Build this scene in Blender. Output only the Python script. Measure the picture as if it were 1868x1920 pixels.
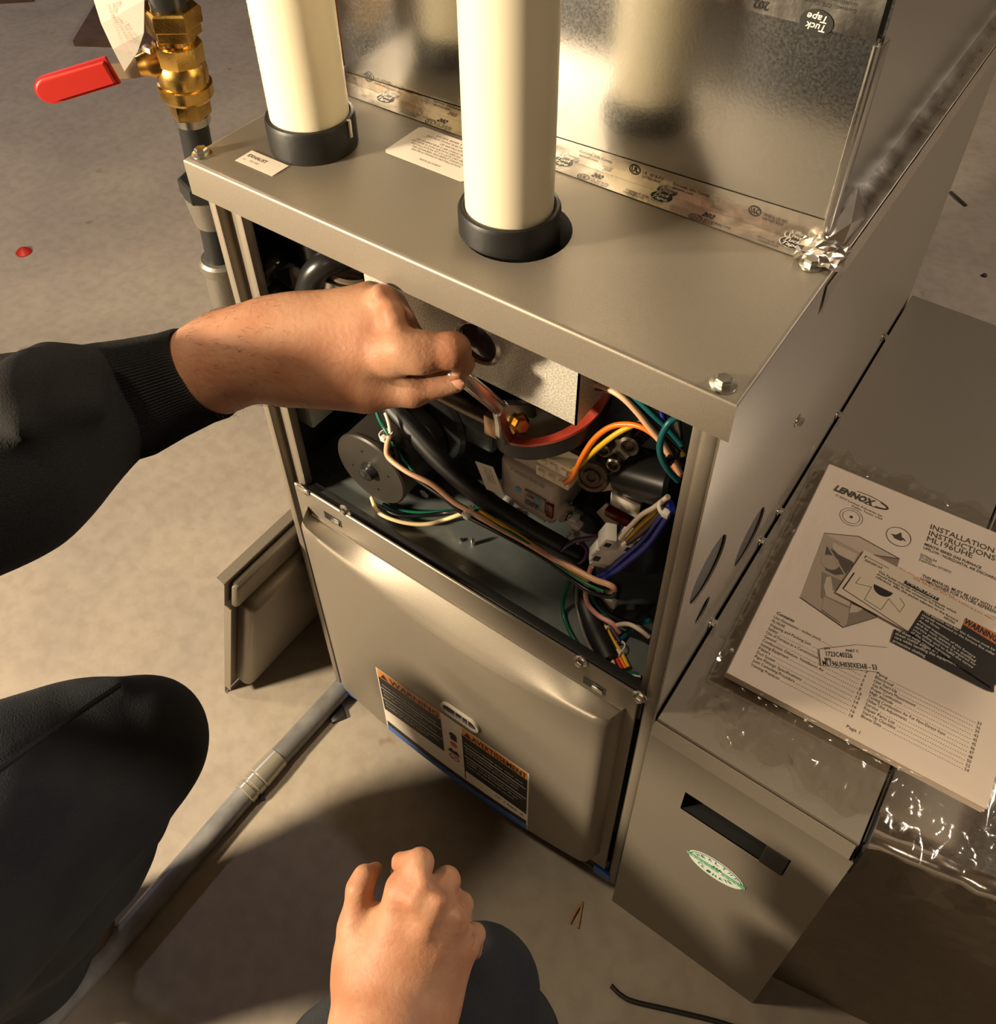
import bpy, bmesh, math, random
import numpy as np
from mathutils import Vector, Matrix

for o in list(bpy.data.objects):
    bpy.data.objects.remove(o)
random.seed(4)
SC = bpy.context.scene
COL = SC.collection

# ---------------------------------------------------------------- camera
cd_ = bpy.data.cameras.new('camera')
cam = bpy.data.objects.new('camera', cd_)
COL.objects.link(cam)
cam.matrix_world = Matrix(((0.8166031, -0.3934980, 0.4222780, 0.5542698),
                           (0.5771125, 0.5693317, -0.5854934, -0.3753389),
                           (-0.0100258, 0.7218177, 0.6920107, 1.2245172),
                           (0, 0, 0, 1)))
cd_.sensor_width = 36.0
cd_.lens = 1742.35 / 1920 * 36.0
cd_.shift_y = -272.4 / 1920
cd_.clip_start = 0.02
SC.camera = cam

# ---------------------------------------------------------------- light and exposure
w = bpy.data.worlds.new('world'); SC.world = w; w.use_nodes = True
w.node_tree.nodes['Background'].inputs[0].default_value = (0.75, 0.72, 0.70, 1)
w.node_tree.nodes['Background'].inputs[1].default_value = 0.02


def lamp(name, loc, target, size, power, col, shape='DISK', spread=None):
    l = bpy.data.lights.new(name, 'AREA'); l.shape = shape; l.size = size; l.energy = power; l.color = col
    if spread: l.spread = spread
    o = bpy.data.objects.new(name, l); COL.objects.link(o)
    o.location = loc
    o.rotation_euler = (Vector(target) - Vector(loc)).to_track_quat('-Z', 'Y').to_euler()
    return o


lamp('ceiling_bulb', (-0.36, -0.58, 2.30), (0.0, -0.2, 0.0), 0.14, 6.8, (1.0, 0.81, 0.55))
lamp('work_lamp', (-0.60, -1.12, 1.07), (0.25, 0.0, 0.55), 0.16, 26.0, (1.0, 0.81, 0.555))
lamp('right_ceiling_bulb', (2.50, 1.70, 2.35), (1.0, 0.5, 0.4), 0.25, 25, (1.0, 0.85, 0.68))
lamp('front_fill_light', (1.2, -2.3, 2.35), (0.5, 0.0, 0.5), 0.3, 2.2, (1.0, 0.80, 0.56))  # added fill light without a real source, lifts the pipes' right sides
lamp('far_ceiling_bulb', (-2.7, 0.5, 2.35), (-2.7, 0.5, 0), 0.30, 9, (0.95, 0.86, 0.95))

SC.view_settings.view_transform = 'Standard'
SC.view_settings.look = 'None'
SC.view_settings.gamma = 1
SC.view_settings.use_curve_mapping = False
SC.view_settings.exposure = 1.15

# ---------------------------------------------------------------- materials


def lin(r, g, b):
    f = lambda c: (c / 255 / 12.92) if c / 255 <= 0.04045 else ((c / 255 + 0.055) / 1.055) ** 2.4
    return (f(r), f(g), f(b), 1)


MATS = {}


def mat(name, base, rough=0.5, metal=0.0, bump=0.0, bscale=200.0, var=0.0, vscale=8.0, rvar=0.0, col2=None,
        spec=0.5, sub=0.0, coat=0.0, detail=3.0):
    if name in MATS: return MATS[name]
    m = bpy.data.materials.new(name); m.use_nodes = True
    nt = m.node_tree; N = nt.nodes; L = nt.links
    p = N['Principled BSDF']
    p.inputs['Base Color'].default_value = base
    p.inputs['Roughness'].default_value = rough
    p.inputs['Metallic'].default_value = metal
    p.inputs['Specular IOR Level'].default_value = spec
    if sub:
        p.inputs['Subsurface Weight'].default_value = sub
        p.inputs['Subsurface Radius'].default_value = (0.012, 0.004, 0.002)
        p.inputs['Subsurface Scale'].default_value = 0.6
    if coat:
        p.inputs['Coat Weight'].default_value = coat; p.inputs['Coat Roughness'].default_value = 0.15
    tc = N.new('ShaderNodeTexCoord')
    if var or rvar:
        n = N.new('ShaderNodeTexNoise'); n.inputs['Scale'].default_value = vscale; n.inputs['Detail'].default_value = detail
        L.new(tc.outputs['Object'], n.inputs['Vector'])
        if var:
            mx = N.new('ShaderNodeMix'); mx.data_type = 'RGBA'
            c2 = col2 or tuple(min(1, c * (1 - var)) for c in base[:3]) + (1,)
            mx.inputs[6].default_value = base; mx.inputs[7].default_value = c2
            rp = N.new('ShaderNodeMapRange'); rp.inputs[1].default_value = 0.35; rp.inputs[2].default_value = 0.65
            L.new(n.outputs['Fac'], rp.inputs[0]); L.new(rp.outputs[0], mx.inputs[0])
            L.new(mx.outputs[2], p.inputs['Base Color'])
        if rvar:
            rr = N.new('ShaderNodeMapRange'); rr.inputs[3].default_value = max(0.02, rough - rvar); rr.inputs[4].default_value = rough + rvar
            rr.inputs[1].default_value = 0.3; rr.inputs[2].default_value = 0.7
            L.new(n.outputs['Fac'], rr.inputs[0]); L.new(rr.outputs[0], p.inputs['Roughness'])
    if bump:
        n2 = N.new('ShaderNodeTexNoise'); n2.inputs['Scale'].default_value = bscale; n2.inputs['Detail'].default_value = 3
        L.new(tc.outputs['Object'], n2.inputs['Vector'])
        b = N.new('ShaderNodeBump'); b.inputs['Strength'].default_value = bump; b.inputs['Distance'].default_value = 0.002
        L.new(n2.outputs['Fac'], b.inputs['Height']); L.new(b.outputs[0], p.inputs['Normal'])
    MATS[name] = m
    return m


PAINT = mat('taupe_cabinet_paint', (0.275, 0.239, 0.192, 1), 0.46, 0.50, bump=0.04, bscale=900, var=0.10, vscale=900)
BLACK = mat('black_plastic', (0.016, 0.016, 0.016, 1), 0.27)
RUBBER = mat('black_rubber', (0.009, 0.009, 0.009, 1), 0.48, bump=0.05, bscale=300)
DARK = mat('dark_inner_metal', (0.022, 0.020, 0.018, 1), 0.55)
PVC = mat('cream_pvc', (0.88, 0.80, 0.60, 1), 0.33, var=0.05, vscale=3)
STEEL = mat('zinc_plated_steel', (0.66, 0.64, 0.58, 1), 0.25, 1.0, bump=0.05, bscale=400)
CHROME = mat('chrome', (0.85, 0.82, 0.77, 1), 0.24, 1.0)
BRASS = mat('brass', (0.78, 0.50, 0.14, 1), 0.24, 1.0, bump=0.06, bscale=500, rvar=0.08, vscale=60)
DECKM = mat('grey_blue_galvanised', (0.34, 0.38, 0.38, 1), 0.38, 0.75, rvar=0.12, vscale=40, var=0.25)
COPPER = mat('copper', (0.45, 0.17, 0.08, 1), 0.3, 1.0)
IRON = mat('black_iron_pipe', (0.03, 0.03, 0.03, 1), 0.38, 0.3)
CASTGREY = mat('cast_fitting_grey', (0.30, 0.28, 0.24, 1), 0.45, 0.8, bump=0.15, bscale=300)
WHITEP = mat('white_nylon', (0.80, 0.77, 0.70, 1), 0.4)
CREAMP = mat('cream_connector_plastic', (0.92, 0.82, 0.62, 1), 0.4)
LABELW = mat('white_label_paper', (0.78, 0.70, 0.60, 1), 0.45)
PAPER = mat('pinkish_white_paper', (0.90, 0.79, 0.69, 1), 0.6, var=0.05, vscale=10)
INK = mat('black_ink', (0.012, 0.012, 0.012, 1), 0.5)
INKG = mat('grey_ink', (0.20, 0.17, 0.14, 1), 0.6)
ORANGEI = mat('orange_ink', (0.80, 0.27, 0.04, 1), 0.45)
WHITEI = mat('white_ink', (0.75, 0.72, 0.66, 1), 0.5)
REDI = mat('red_ink', (0.70, 0.08, 0.05, 1), 0.5)
PINKI = mat('pink_ink', (0.80, 0.40, 0.33, 1), 0.5)
BLUEP = mat('blue_film', (0.02, 0.13, 0.50, 1), 0.35)
REDP = mat('red_vinyl', (0.40, 0.016, 0.010, 1), 0.42, bump=0.08, bscale=60)
GREENI = mat('green_ink', (0.10, 0.42, 0.20, 1), 0.45)
SKIN = mat('skin', (0.40, 0.214, 0.128, 1), 0.55, spec=0.3, sub=0.10, bump=0.22, bscale=260, var=0.22, vscale=28,
           col2=(0.33, 0.142, 0.076, 1))
NAIL = mat('fingernail', (0.60, 0.30, 0.20, 1), 0.3)
SWEAT = mat('black_cotton_fleece', (0.016, 0.016, 0.017, 1), 0.95, bump=0.5, bscale=900, spec=0.15, var=0.3, vscale=700)
JEANS = mat('dark_trouser_cloth', (0.017, 0.020, 0.026, 1), 0.85, bump=0.35, bscale=700, spec=0.2, var=0.35, vscale=18,
            col2=(0.026, 0.028, 0.031, 1))
HAIRM = mat('dark_hair', (0.02, 0.012, 0.008, 1), 0.5)
SHOEM = mat('brown_leather', (0.06, 0.035, 0.02, 1), 0.6)
GREYPIPE = mat('grey_plastic_conduit', (0.22, 0.215, 0.215, 1), 0.4, var=0.35, vscale=30, bump=0.1, bscale=80)
VALVEG = mat('warm_grey_valve_plastic', (0.50, 0.43, 0.37, 1), 0.42)
WOODM = mat('brown_stained_wood', (0.10, 0.055, 0.035, 1), 0.7, var=0.3, vscale=20)


def spangled(name, base, rough, rv, scale=110.0, bumpy=0.0):
    m = mat(name, base, rough, 1.0)
    nt = m.node_tree; N = nt.nodes; L = nt.links; p = N['Principled BSDF']
    tc = N.new('ShaderNodeTexCoord')
    v = N.new('ShaderNodeTexVoronoi'); v.inputs['Scale'].default_value = scale
    n = N.new('ShaderNodeTexNoise'); n.inputs['Scale'].default_value = scale * 0.5; n.inputs['Detail'].default_value = 6
    L.new(tc.outputs['Object'], n.inputs['Vector'])
    L.new(tc.outputs['Object'], v.inputs['Vector'])
    mr = N.new('ShaderNodeMapRange'); mr.inputs[3].default_value = rough - rv; mr.inputs[4].default_value = rough + rv
    L.new(v.outputs['Color'], mr.inputs[0]); L.new(mr.outputs[0], p.inputs['Roughness'])
    mx = N.new('ShaderNodeMix'); mx.data_type = 'RGBA'
    mx.inputs[6].default_value = tuple(c * 0.9 for c in base[:3]) + (1,); mx.inputs[7].default_value = base
    L.new(n.outputs['Fac'], mx.inputs[0]); L.new(mx.outputs[2], p.inputs['Base Color'])
    b = N.new('ShaderNodeBump'); b.inputs['Strength'].default_value = 0.04 + bumpy; b.inputs['Distance'].default_value = 0.001
    L.new(n.outputs['Fac'], b.inputs['Height']); L.new(b.outputs[0], p.inputs['Normal'])
    return m


GALV = spangled('galvanised_sheet', (0.82, 0.82, 0.80, 1), 0.20, 0.03, 800)
GALVP = mat('speckled_galvanised_plate', (0.78, 0.73, 0.64, 1), 0.42, 0.35, bump=0.15, bscale=900, var=0.5, vscale=700, detail=6)
FOIL = mat('foil_tape', (0.88, 0.83, 0.76, 1), 0.22, 1.0, bump=0.22, bscale=70, rvar=0.04, vscale=40)

# concrete floor
m = bpy.data.materials.new('concrete'); m.use_nodes = True
nt = m.node_tree; N = nt.nodes; L = nt.links; p = N['Principled BSDF']
tc = N.new('ShaderNodeTexCoord')
n1 = N.new('ShaderNodeTexNoise'); n1.inputs['Scale'].default_value = 3.2; n1.inputs['Detail'].default_value = 7; n1.inputs['Roughness'].default_value = 0.62
n2 = N.new('ShaderNodeTexNoise'); n2.inputs['Scale'].default_value = 45; n2.inputs['Detail'].default_value = 8
n3 = N.new('ShaderNodeTexNoise'); n3.inputs['Scale'].default_value = 14; n3.inputs['Detail'].default_value = 3
for n in (n1, n2, n3): L.new(tc.outputs['Object'], n.inputs['Vector'])
r1 = N.new('ShaderNodeValToRGB')
r1.color_ramp.elements[0].position = 0.30; r1.color_ramp.elements[0].color = (0.26, 0.222, 0.188, 1)
r1.color_ramp.elements[1].position = 0.66; r1.color_ramp.elements[1].color = (0.36, 0.31, 0.245, 1)
L.new(n1.outputs['Fac'], r1.inputs[0])
mx = N.new('ShaderNodeMix'); mx.data_type = 'RGBA'; mx.blend_type = 'MULTIPLY'; mx.inputs[0].default_value = 0.28
r2 = N.new('ShaderNodeValToRGB')
r2.color_ramp.elements[0].position = 0.36; r2.color_ramp.elements[0].color = (0.62, 0.58, 0.53, 1)
r2.color_ramp.elements[1].position = 0.58; r2.color_ramp.elements[1].color = (1, 1, 1, 1)
L.new(n2.outputs['Fac'], r2.inputs[0])
L.new(r1.outputs[0], mx.inputs[6]); L.new(r2.outputs[0], mx.inputs[7])
mx2 = N.new('ShaderNodeMix'); mx2.data_type = 'RGBA'
r3 = N.new('ShaderNodeMapRange'); r3.inputs[1].default_value = 0.70; r3.inputs[2].default_value = 0.78
L.new(n3.outputs['Fac'], r3.inputs[0]); L.new(r3.outputs[0], mx2.inputs[0])
L.new(mx.outputs[2], mx2.inputs[6]); mx2.inputs[7].default_value = (0.20, 0.12, 0.07, 1)
L.new(mx2.outputs[2], p.inputs['Base Color'])
p.inputs['Roughness'].default_value = 0.62
b = N.new('ShaderNodeBump'); b.inputs['Strength'].default_value = 0.25; b.inputs['Distance'].default_value = 0.003
L.new(n2.outputs['Fac'], b.inputs['Height']); L.new(b.outputs[0], p.inputs['Normal'])
CONC = m
WALLM = mat('grey_block_wall', (0.30, 0.26, 0.22, 1), 0.85, var=0.2, vscale=3, bump=0.3, bscale=40)
CEILM = mat('dark_wood_ceiling', (0.16, 0.11, 0.07, 1), 0.8, var=0.3, vscale=5)

# clear film
m = bpy.data.materials.new('clear_plastic_film'); m.use_nodes = True
nt = m.node_tree; N = nt.nodes; L = nt.links
N.remove(N['Principled BSDF'])
tr = N.new('ShaderNodeBsdfTransparent'); tr.inputs[0].default_value = (0.93, 0.91, 0.88, 1)
gl = N.new('ShaderNodeBsdfGlossy'); gl.inputs['Roughness'].default_value = 0.12; gl.inputs[0].default_value = (0.9, 0.87, 0.82, 1)
ms = N.new('ShaderNodeMixShader'); fr = N.new('ShaderNodeLayerWeight'); fr.inputs[0].default_value = 0.5; pw = N.new('ShaderNodeMath'); pw.operation = 'POWER'; pw.inputs[1].default_value = 3.0
tc = N.new('ShaderNodeTexCoord'); nn = N.new('ShaderNodeTexNoise'); nn.inputs['Scale'].default_value = 55; nn.inputs['Detail'].default_value = 4
bb = N.new('ShaderNodeBump'); bb.inputs['Strength'].default_value = 0.2; bb.inputs['Distance'].default_value = 0.004
L.new(tc.outputs['Object'], nn.inputs['Vector']); L.new(nn.outputs['Fac'], bb.inputs['Height'])
L.new(bb.outputs[0], gl.inputs['Normal']); L.new(bb.outputs[0], fr.inputs['Normal']); L.new(fr.outputs['Facing'], pw.inputs[0])
mm_ = N.new('ShaderNodeMath'); mm_.operation = 'MULTIPLY_ADD'; mm_.inputs[1].default_value = 0.7; mm_.inputs[2].default_value = 0.055
L.new(pw.outputs[0], mm_.inputs[0]); L.new(mm_.outputs[0], ms.inputs[0])
L.new(tr.outputs[0], ms.inputs[1]); L.new(gl.outputs[0], ms.inputs[2])
L.new(ms.outputs[0], N['Material Output'].inputs[0])
FILM = m
# sight glass
GLASS = mat('sight_glass', (0.9, 0.9, 0.88, 1), 0.04)
GLASS.node_tree.nodes['Principled BSDF'].inputs['Transmission Weight'].default_value = 0.9

WM = {}



def wire_mat(name, rgb):
    return mat('wire_' + name, lin(*rgb), 0.38)


# ---------------------------------------------------------------- mesh helpers
_txt = {}


def text_geo(s, bold=0.0, shear=0.0):
    key = (s, bold, shear)
    if key in _txt: return _txt[key]
    c = bpy.data.curves.new('t', 'FONT'); c.body = s; c.size = 1; c.resolution_u = 2; c.offset = bold; c.shear = shear
    o = bpy.data.objects.new('t', c); COL.objects.link(o)
    dg = bpy.context.evaluated_depsgraph_get()
    me = o.evaluated_get(dg).to_mesh()
    V = np.array([v.co[:2] for v in me.vertices]) if len(me.vertices) else np.zeros((1, 2))
    F = [tuple(q.vertices) for q in me.polygons]
    o.evaluated_get(dg).to_mesh_clear()
    bpy.data.objects.remove(o); bpy.data.curves.remove(c)
    _txt[key] = (V, F)
    return V, F


class MB:
    def __init__(s): s.v = []; s.f = []

    def add(s, V, F):
        n = len(s.v); s.v += [tuple(map(float, q)) for q in V]; s.f += [tuple(i + n for i in q) for q in F]; return s

    def bm(s, b):
        b.verts.index_update()
        return s.add([v.co[:] for v in b.verts], [[v.index for v in q.verts] for q in b.faces])

    def box(s, lo, hi, bev=0.0, seg=2, M=None):
        b = bmesh.new(); bmesh.ops.create_cube(b, size=1)
        for v in b.verts: v.co = Vector([lo[i] + (v.co[i] + 0.5) * (hi[i] - lo[i]) for i in range(3)])
        if bev: bmesh.ops.bevel(b, geom=b.edges[:], offset=bev, segments=seg, affect='EDGES', profile=0.5)
        if M is not None: bmesh.ops.transform(b, matrix=M, verts=b.verts)
        s.bm(b); b.free(); return s

    def lathe(s, o, axis, prof, n=24, closed=False):
        # prof: list of (r, h) along axis from o
        o = Vector(o); a = Vector(axis).normalized(); u = a.orthogonal().normalized(); w_ = a.cross(u)
        V = []; F = []
        for r, h in prof:
            for k in range(n):
                t = 2 * math.pi * k / n
                V.append(o + a * h + (u * math.cos(t) + w_ * math.sin(t)) * max(r, 1e-5))
        m_ = len(prof)
        for i in range(m_ - (0 if closed else 1)):
            j = (i + 1) % m_
            for k in range(n):
                F.append((i * n + k, i * n + (k + 1) % n, j * n + (k + 1) % n, j * n + k))
        return s.add(V, F)

    def cyl(s, a, b_, r, r2=None, n=20, bev=0.0):
        a = Vector(a); b_ = Vector(b_); h = (b_ - a).length; r2 = r if r2 is None else r2
        e = min(bev, r * 0.4)
        prof = [(0, 0), (r - e, 0), (r, e), (r2, h - e), (r2 - e, h), (0, h)] if e else [(0, 0), (r, 0), (r2, h), (0, h)]
        return s.lathe(a, b_ - a, prof, n)

    def tube(s, pts, r, n=8, smooth=6, cap=True, flat=None):
        P = [Vector(q) for q in pts]
        R = r if isinstance(r, (list, tuple)) else [r] * len(P)
        Q = []; RR = []
        if smooth > 1 and len(P) > 2:
            for i in range(len(P) - 1):
                p0 = P[max(i - 1, 0)]; p1 = P[i]; p2 = P[i + 1]; p3 = P[min(i + 2, len(P) - 1)]
                for k in range(smooth):
                    t = k / smooth
                    Q.append(0.5 * ((2 * p1) + (p2 - p0) * t + (2 * p0 - 5 * p1 + 4 * p2 - p3) * t * t + (3 * p1 - p0 - 3 * p2 + p3) * t ** 3))
                    RR.append(R[i] * (1 - t) + R[i + 1] * t)
            Q.append(P[-1]); RR.append(R[-1])
        else: Q = P; RR = list(R)
        V = []; F = []; u = None
        for i, q in enumerate(Q):
            d = (Q[min(i + 1, len(Q) - 1)] - Q[max(i - 1, 0)])
            if d.length < 1e-9: d = Vector((0, 0, 1))
            d.normalize()
            if u is None: u = d.orthogonal().normalized() if flat is None else (Vector(flat) - d * Vector(flat).dot(d)).normalized()
            elif flat is not None: u = (Vector(flat) - d * Vector(flat).dot(d)).normalized()
            else: u = (u - d * u.dot(d)).normalized()
            w_ = d.cross(u)
            for k in range(n):
                t = 2 * math.pi * k / n
                V.append(q + (u * math.cos(t) + w_ * math.sin(t)) * RR[i])
        for i in range(len(Q) - 1):
            for k in range(n):
                F.append((i * n + k, i * n + (k + 1) % n, (i + 1) * n + (k + 1) % n, (i + 1) * n + k))
        if cap:
            F.append(tuple(range(n))[::-1]); F.append(tuple(range((len(Q) - 1) * n, len(Q) * n)))
        return s.add(V, F)

    def ribbon(s, pts, wdt, thk, up, smooth=6):
        P = [Vector(q) for q in pts]; Q = []
        for i in range(len(P) - 1):
            p0 = P[max(i - 1, 0)]; p1 = P[i]; p2 = P[i + 1]; p3 = P[min(i + 2, len(P) - 1)]
            for k in range(smooth):
                t = k / smooth
                Q.append(0.5 * ((2 * p1) + (p2 - p0) * t + (2 * p0 - 5 * p1 + 4 * p2 - p3) * t * t + (3 * p1 - p0 - 3 * p2 + p3) * t ** 3))
        Q.append(P[-1]); up = Vector(up); V = []; F = []
        for i, q in enumerate(Q):
            d = (Q[min(i + 1, len(Q) - 1)] - Q[max(i - 1, 0)]).normalized()
            sd = d.cross(up).normalized(); uu = sd.cross(d)
            for a, b_ in ((-1, -1), (1, -1), (1, 1), (-1, 1)): V.append(q + sd * a * thk / 2 + uu * b_ * wdt / 2)
        for i in range(len(Q) - 1):
            for k in range(4): F.append((i * 4 + k, i * 4 + (k + 1) % 4, i * 4 + 4 + (k + 1) % 4, i * 4 + 4 + k))
        F += [(3, 2, 1, 0), tuple(len(V) - 4 + k for k in range(4))]
        return s.add(V, F)

    # flat things in a frame fr=(o,u,v)
    def _p(s, fr, a, b_, c=0.0):
        o, u, v = (Vector(q) for q in fr); n = u.cross(v)
        return o + u * a + v * b_ + n * c

    def poly(s, fr, pts, c=0.0):
        return s.add([s._p(fr, a, b_, c) for a, b_ in pts], [tuple(range(len(pts)))])

    def rect(s, fr, a0, b0, a1, b1, c=0.0): return s.poly(fr, [(a0, b0), (a1, b0), (a1, b1), (a0, b1)], c)

    def line(s, fr, p, q, t, c=0.0):
        d = Vector((q[0] - p[0], q[1] - p[1]))
        if d.length < 1e-9: return s
        d.normalize(); n = Vector((-d.y, d.x)) * t / 2
        return s.poly(fr, [(p[0] - n.x, p[1] - n.y), (q[0] - n.x, q[1] - n.y), (q[0] + n.x, q[1] + n.y), (p[0] + n.x, p[1] + n.y)], c)

    def ell(s, fr, ca, cb_, ra, rb, c=0.0, rot=0.0, n=32, a0=0.0, a1=2 * math.pi):
        pts = []
        for k in range(n + (0 if a1 - a0 > 6.28 else 1)):
            t = a0 + (a1 - a0) * k / n; x = ra * math.cos(t); y = rb * math.sin(t)
            pts.append((ca + x * math.cos(rot) - y * math.sin(rot), cb_ + x * math.sin(rot) + y * math.cos(rot)))
        return s.poly(fr, pts, c)

    def ring(s, fr, ca, cb_, ra, rb, t, c=0.0, rot=0.0, n=32, a0=0.0, a1=2 * math.pi):
        V = []; F = []
        for k in range(n + 1):
            th = a0 + (a1 - a0) * k / n
            for q in (1, 0):
                x = (ra - t * (1 - q)) * math.cos(th); y = (rb - t * (1 - q)) * math.sin(th)
                V.append(s._p(fr, ca + x * math.cos(rot) - y * math.sin(rot), cb_ + x * math.sin(rot) + y * math.cos(rot), c))
            if k: F.append((2 * k - 2, 2 * k, 2 * k + 1, 2 * k - 1))
        return s.add(V, F)

    def plate(s, fr, pts, t):
        n = len(pts)
        V = [s._p(fr, a, b_, 0) for a, b_ in pts] + [s._p(fr, a, b_, t) for a, b_ in pts]
        F = [tuple(range(n))[::-1], tuple(range(n, 2 * n))] + [(k, (k + 1) % n, n + (k + 1) % n, n + k) for k in range(n)]
        return s.add(V, F)

    def text(s, fr, st, p, q=None, h=None, bold=0.0, shear=0.0, c=0.0003, center=False):
        V, F = text_geo(st, bold, shear)
        x0, x1 = V[:, 0].min(), V[:, 0].max()
        if isinstance(q, (int, float)) or q is None:
            if q is None: q = (x1 - x0) * h / 0.7
            q = (p[0] + q, p[1])
        d = Vector((q[0] - p[0], q[1] - p[1])); L_ = d.length; d.normalize(); n = Vector((-d.y, d.x))
        sx = L_ / max(x1 - x0, 1e-6); sy = (h / 0.7) if h else sx
        off = -L_ / 2 if center else 0
        return s.add([s._p(fr, p[0] + d.x * ((x - x0) * sx + off) + n.x * y * sy, p[1] + d.y * ((x - x0) * sx + off) + n.y * y * sy, c) for x, y in V], F)

    def build(s, name, m, parent=None, smooth=35, label=None):
        me = bpy.data.meshes.new(name)
        me.from_pydata(s.v, [], s.f); me.update()
        for mm in (m if isinstance(m, (list, tuple)) else [m]): me.materials.append(mm)
        if smooth:
            me.polygons.foreach_set('use_smooth', [True] * len(me.polygons))
            me.set_sharp_from_angle(angle=math.radians(smooth))
        o = bpy.data.objects.new(name, me); COL.objects.link(o)
        if parent: o.parent = parent; o.matrix_parent_inverse = parent.matrix_world.inverted()
        if label: o['label'] = label
        if name == 'print': o['kind'] = 'stuff'
        return o


def thing(name, label, cat, loc=(0, 0, 0), group=None):
    o = bpy.data.objects.new(name, None); COL.objects.link(o); o.location = loc; o.empty_display_size = 0.05
    o.matrix_world = Matrix.Translation(loc)
    o['label'] = label; o['category'] = cat
    if group: o['group'] = group
    return o


def tag(o, label, cat, group=None):
    o['label'] = label; o['category'] = cat
    if group: o['group'] = group
    return o


# ---------------------------------------------------------------- smooth-union bodies
def blob(prims, h, relax=2):
    lo = np.min([np.minimum(np.array(q[1][:3]) - q[1][3], np.array(q[2][:3]) - q[2][3]) for q in prims if q[0] == 'c'], 0) - 3 * h
    hi = np.max([np.maximum(np.array(q[1][:3]) + q[1][3], np.array(q[2][:3]) + q[2][3]) for q in prims if q[0] == 'c'], 0) + 3 * h
    n = np.ceil((hi - lo) / h).astype(int) + 1
    G = np.full(n, 1.0, np.float32)
    ax = [lo[i] + h * np.arange(n[i]) for i in range(3)]
    for q in prims:
        a = np.array(q[1][:3]); b_ = np.array(q[2][:3]); ra, rb, k = q[1][3], q[2][3], q[3]
        mg = max(ra, rb) + 2.5 * k + 3 * h
        i0 = np.clip(np.floor((np.minimum(a, b_) - mg - lo) / h).astype(int), 0, n)
        i1 = np.clip(np.ceil((np.maximum(a, b_) + mg - lo) / h).astype(int) + 1, 0, n)
        sl = tuple(slice(i0[i], i1[i]) for i in range(3))
        X = ax[0][sl[0]][:, None, None]; Y = ax[1][sl[1]][None, :, None]; Z = ax[2][sl[2]][None, None, :]
        ba = b_ - a; l2 = ba @ ba + 1e-12
        t = np.clip(((X - a[0]) * ba[0] + (Y - a[1]) * ba[1] + (Z - a[2]) * ba[2]) / l2, 0, 1)
        d = np.sqrt((X - a[0] - t * ba[0]) ** 2 + (Y - a[1] - t * ba[1]) ** 2 + (Z - a[2] - t * ba[2]) ** 2) - (ra + (rb - ra) * t)
        g = G[sl]
        if q[0] == 's': d = -d; hh = np.clip(0.5 - 0.5 * (g - d) / k, 0, 1); hh = 1 - hh; G[sl] = g * hh + d * (1 - hh) + k * hh * (1 - hh)
        else:
            hh = np.clip(0.5 + 0.5 * (g - d) / k, 0, 1)
            G[sl] = g * (1 - hh) + d * hh - k * hh * (1 - hh)
    ins = G < 0
    c = np.zeros(n - 1, int)
    for dx in (0, 1):
        for dy in (0, 1):
            for dz in (0, 1): c += ins[dx:n[0] - 1 + dx, dy:n[1] - 1 + dy, dz:n[2] - 1 + dz]
    cells = np.argwhere((c > 0) & (c < 8))
    idx = np.full(n - 1, -1); idx[tuple(cells.T)] = np.arange(len(cells))
    acc = np.zeros((len(cells), 3)); cnt = np.zeros(len(cells))
    cor = [(x, y, z) for x in (0, 1) for y in (0, 1) for z in (0, 1)]
    for i, p0 in enumerate(cor):
        for p1 in cor[i + 1:]:
            if sum(abs(p0[k] - p1[k]) for k in range(3)) != 1: continue
            g0 = G[tuple((cells + p0).T)]; g1 = G[tuple((cells + p1).T)]
            mk = (g0 < 0) != (g1 < 0)
            t = np.where(mk, g0 / np.where(mk, g0 - g1, 1), 0)
            pt = np.array(p0) + t[:, None] * (np.array(p1) - np.array(p0))
            acc += pt * mk[:, None]; cnt += mk
    V = lo + h * (cells + acc / cnt[:, None])
    F = []
    for axi in range(3):
        o1, o2 = [(1, 2), (2, 0), (0, 1)][axi]
        sh = [slice(None)] * 3; sh2 = [slice(None)] * 3
        sh[axi] = slice(0, n[axi] - 1); sh2[axi] = slice(1, n[axi])
        A_, B_ = ins[tuple(sh)], ins[tuple(sh2)]
        e = np.argwhere(A_ != B_)
        e = e[(e[:, o1] > 0) & (e[:, o2] > 0) & (e[:, o1] < n[o1] - 1) & (e[:, o2] < n[o2] - 1)]
        fl = A_[tuple(e.T)]
        def at_(d1, d2):
            q = e.copy(); q[:, o1] -= d1; q[:, o2] -= d2
            return idx[tuple(q.T)]
        quad = np.stack([at_(1, 1), at_(0, 1), at_(0, 0), at_(1, 0)], 1)
        quad[~fl] = quad[~fl][:, ::-1]
        F.append(quad)
    F = np.concatenate(F)
    for _ in range(relax):
        s_ = np.zeros_like(V); m_ = np.zeros(len(V))
        for k in range(4):
            a, b_ = F[:, k], F[:, (k + 1) % 4]
            np.add.at(s_, a, V[b_]); np.add.at(m_, a, 1)
            np.add.at(s_, b_, V[a]); np.add.at(m_, b_, 1)
        V = V * 0.5 + 0.5 * s_ / m_[:, None]
    mb = MB(); mb.v = [tuple(q) for q in V.tolist()]; mb.f = [tuple(q) for q in F.tolist()]
    return mb


def chain(pts, k):
    return [('c', pts[i], pts[i + 1], k) for i in range(len(pts) - 1)]

# ---------------------------------------------------------------- the room
def struct(name, lo, hi, m):
    o = MB().box(lo, hi).build(name, m, smooth=0); o['kind'] = 'structure'; return o


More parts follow.
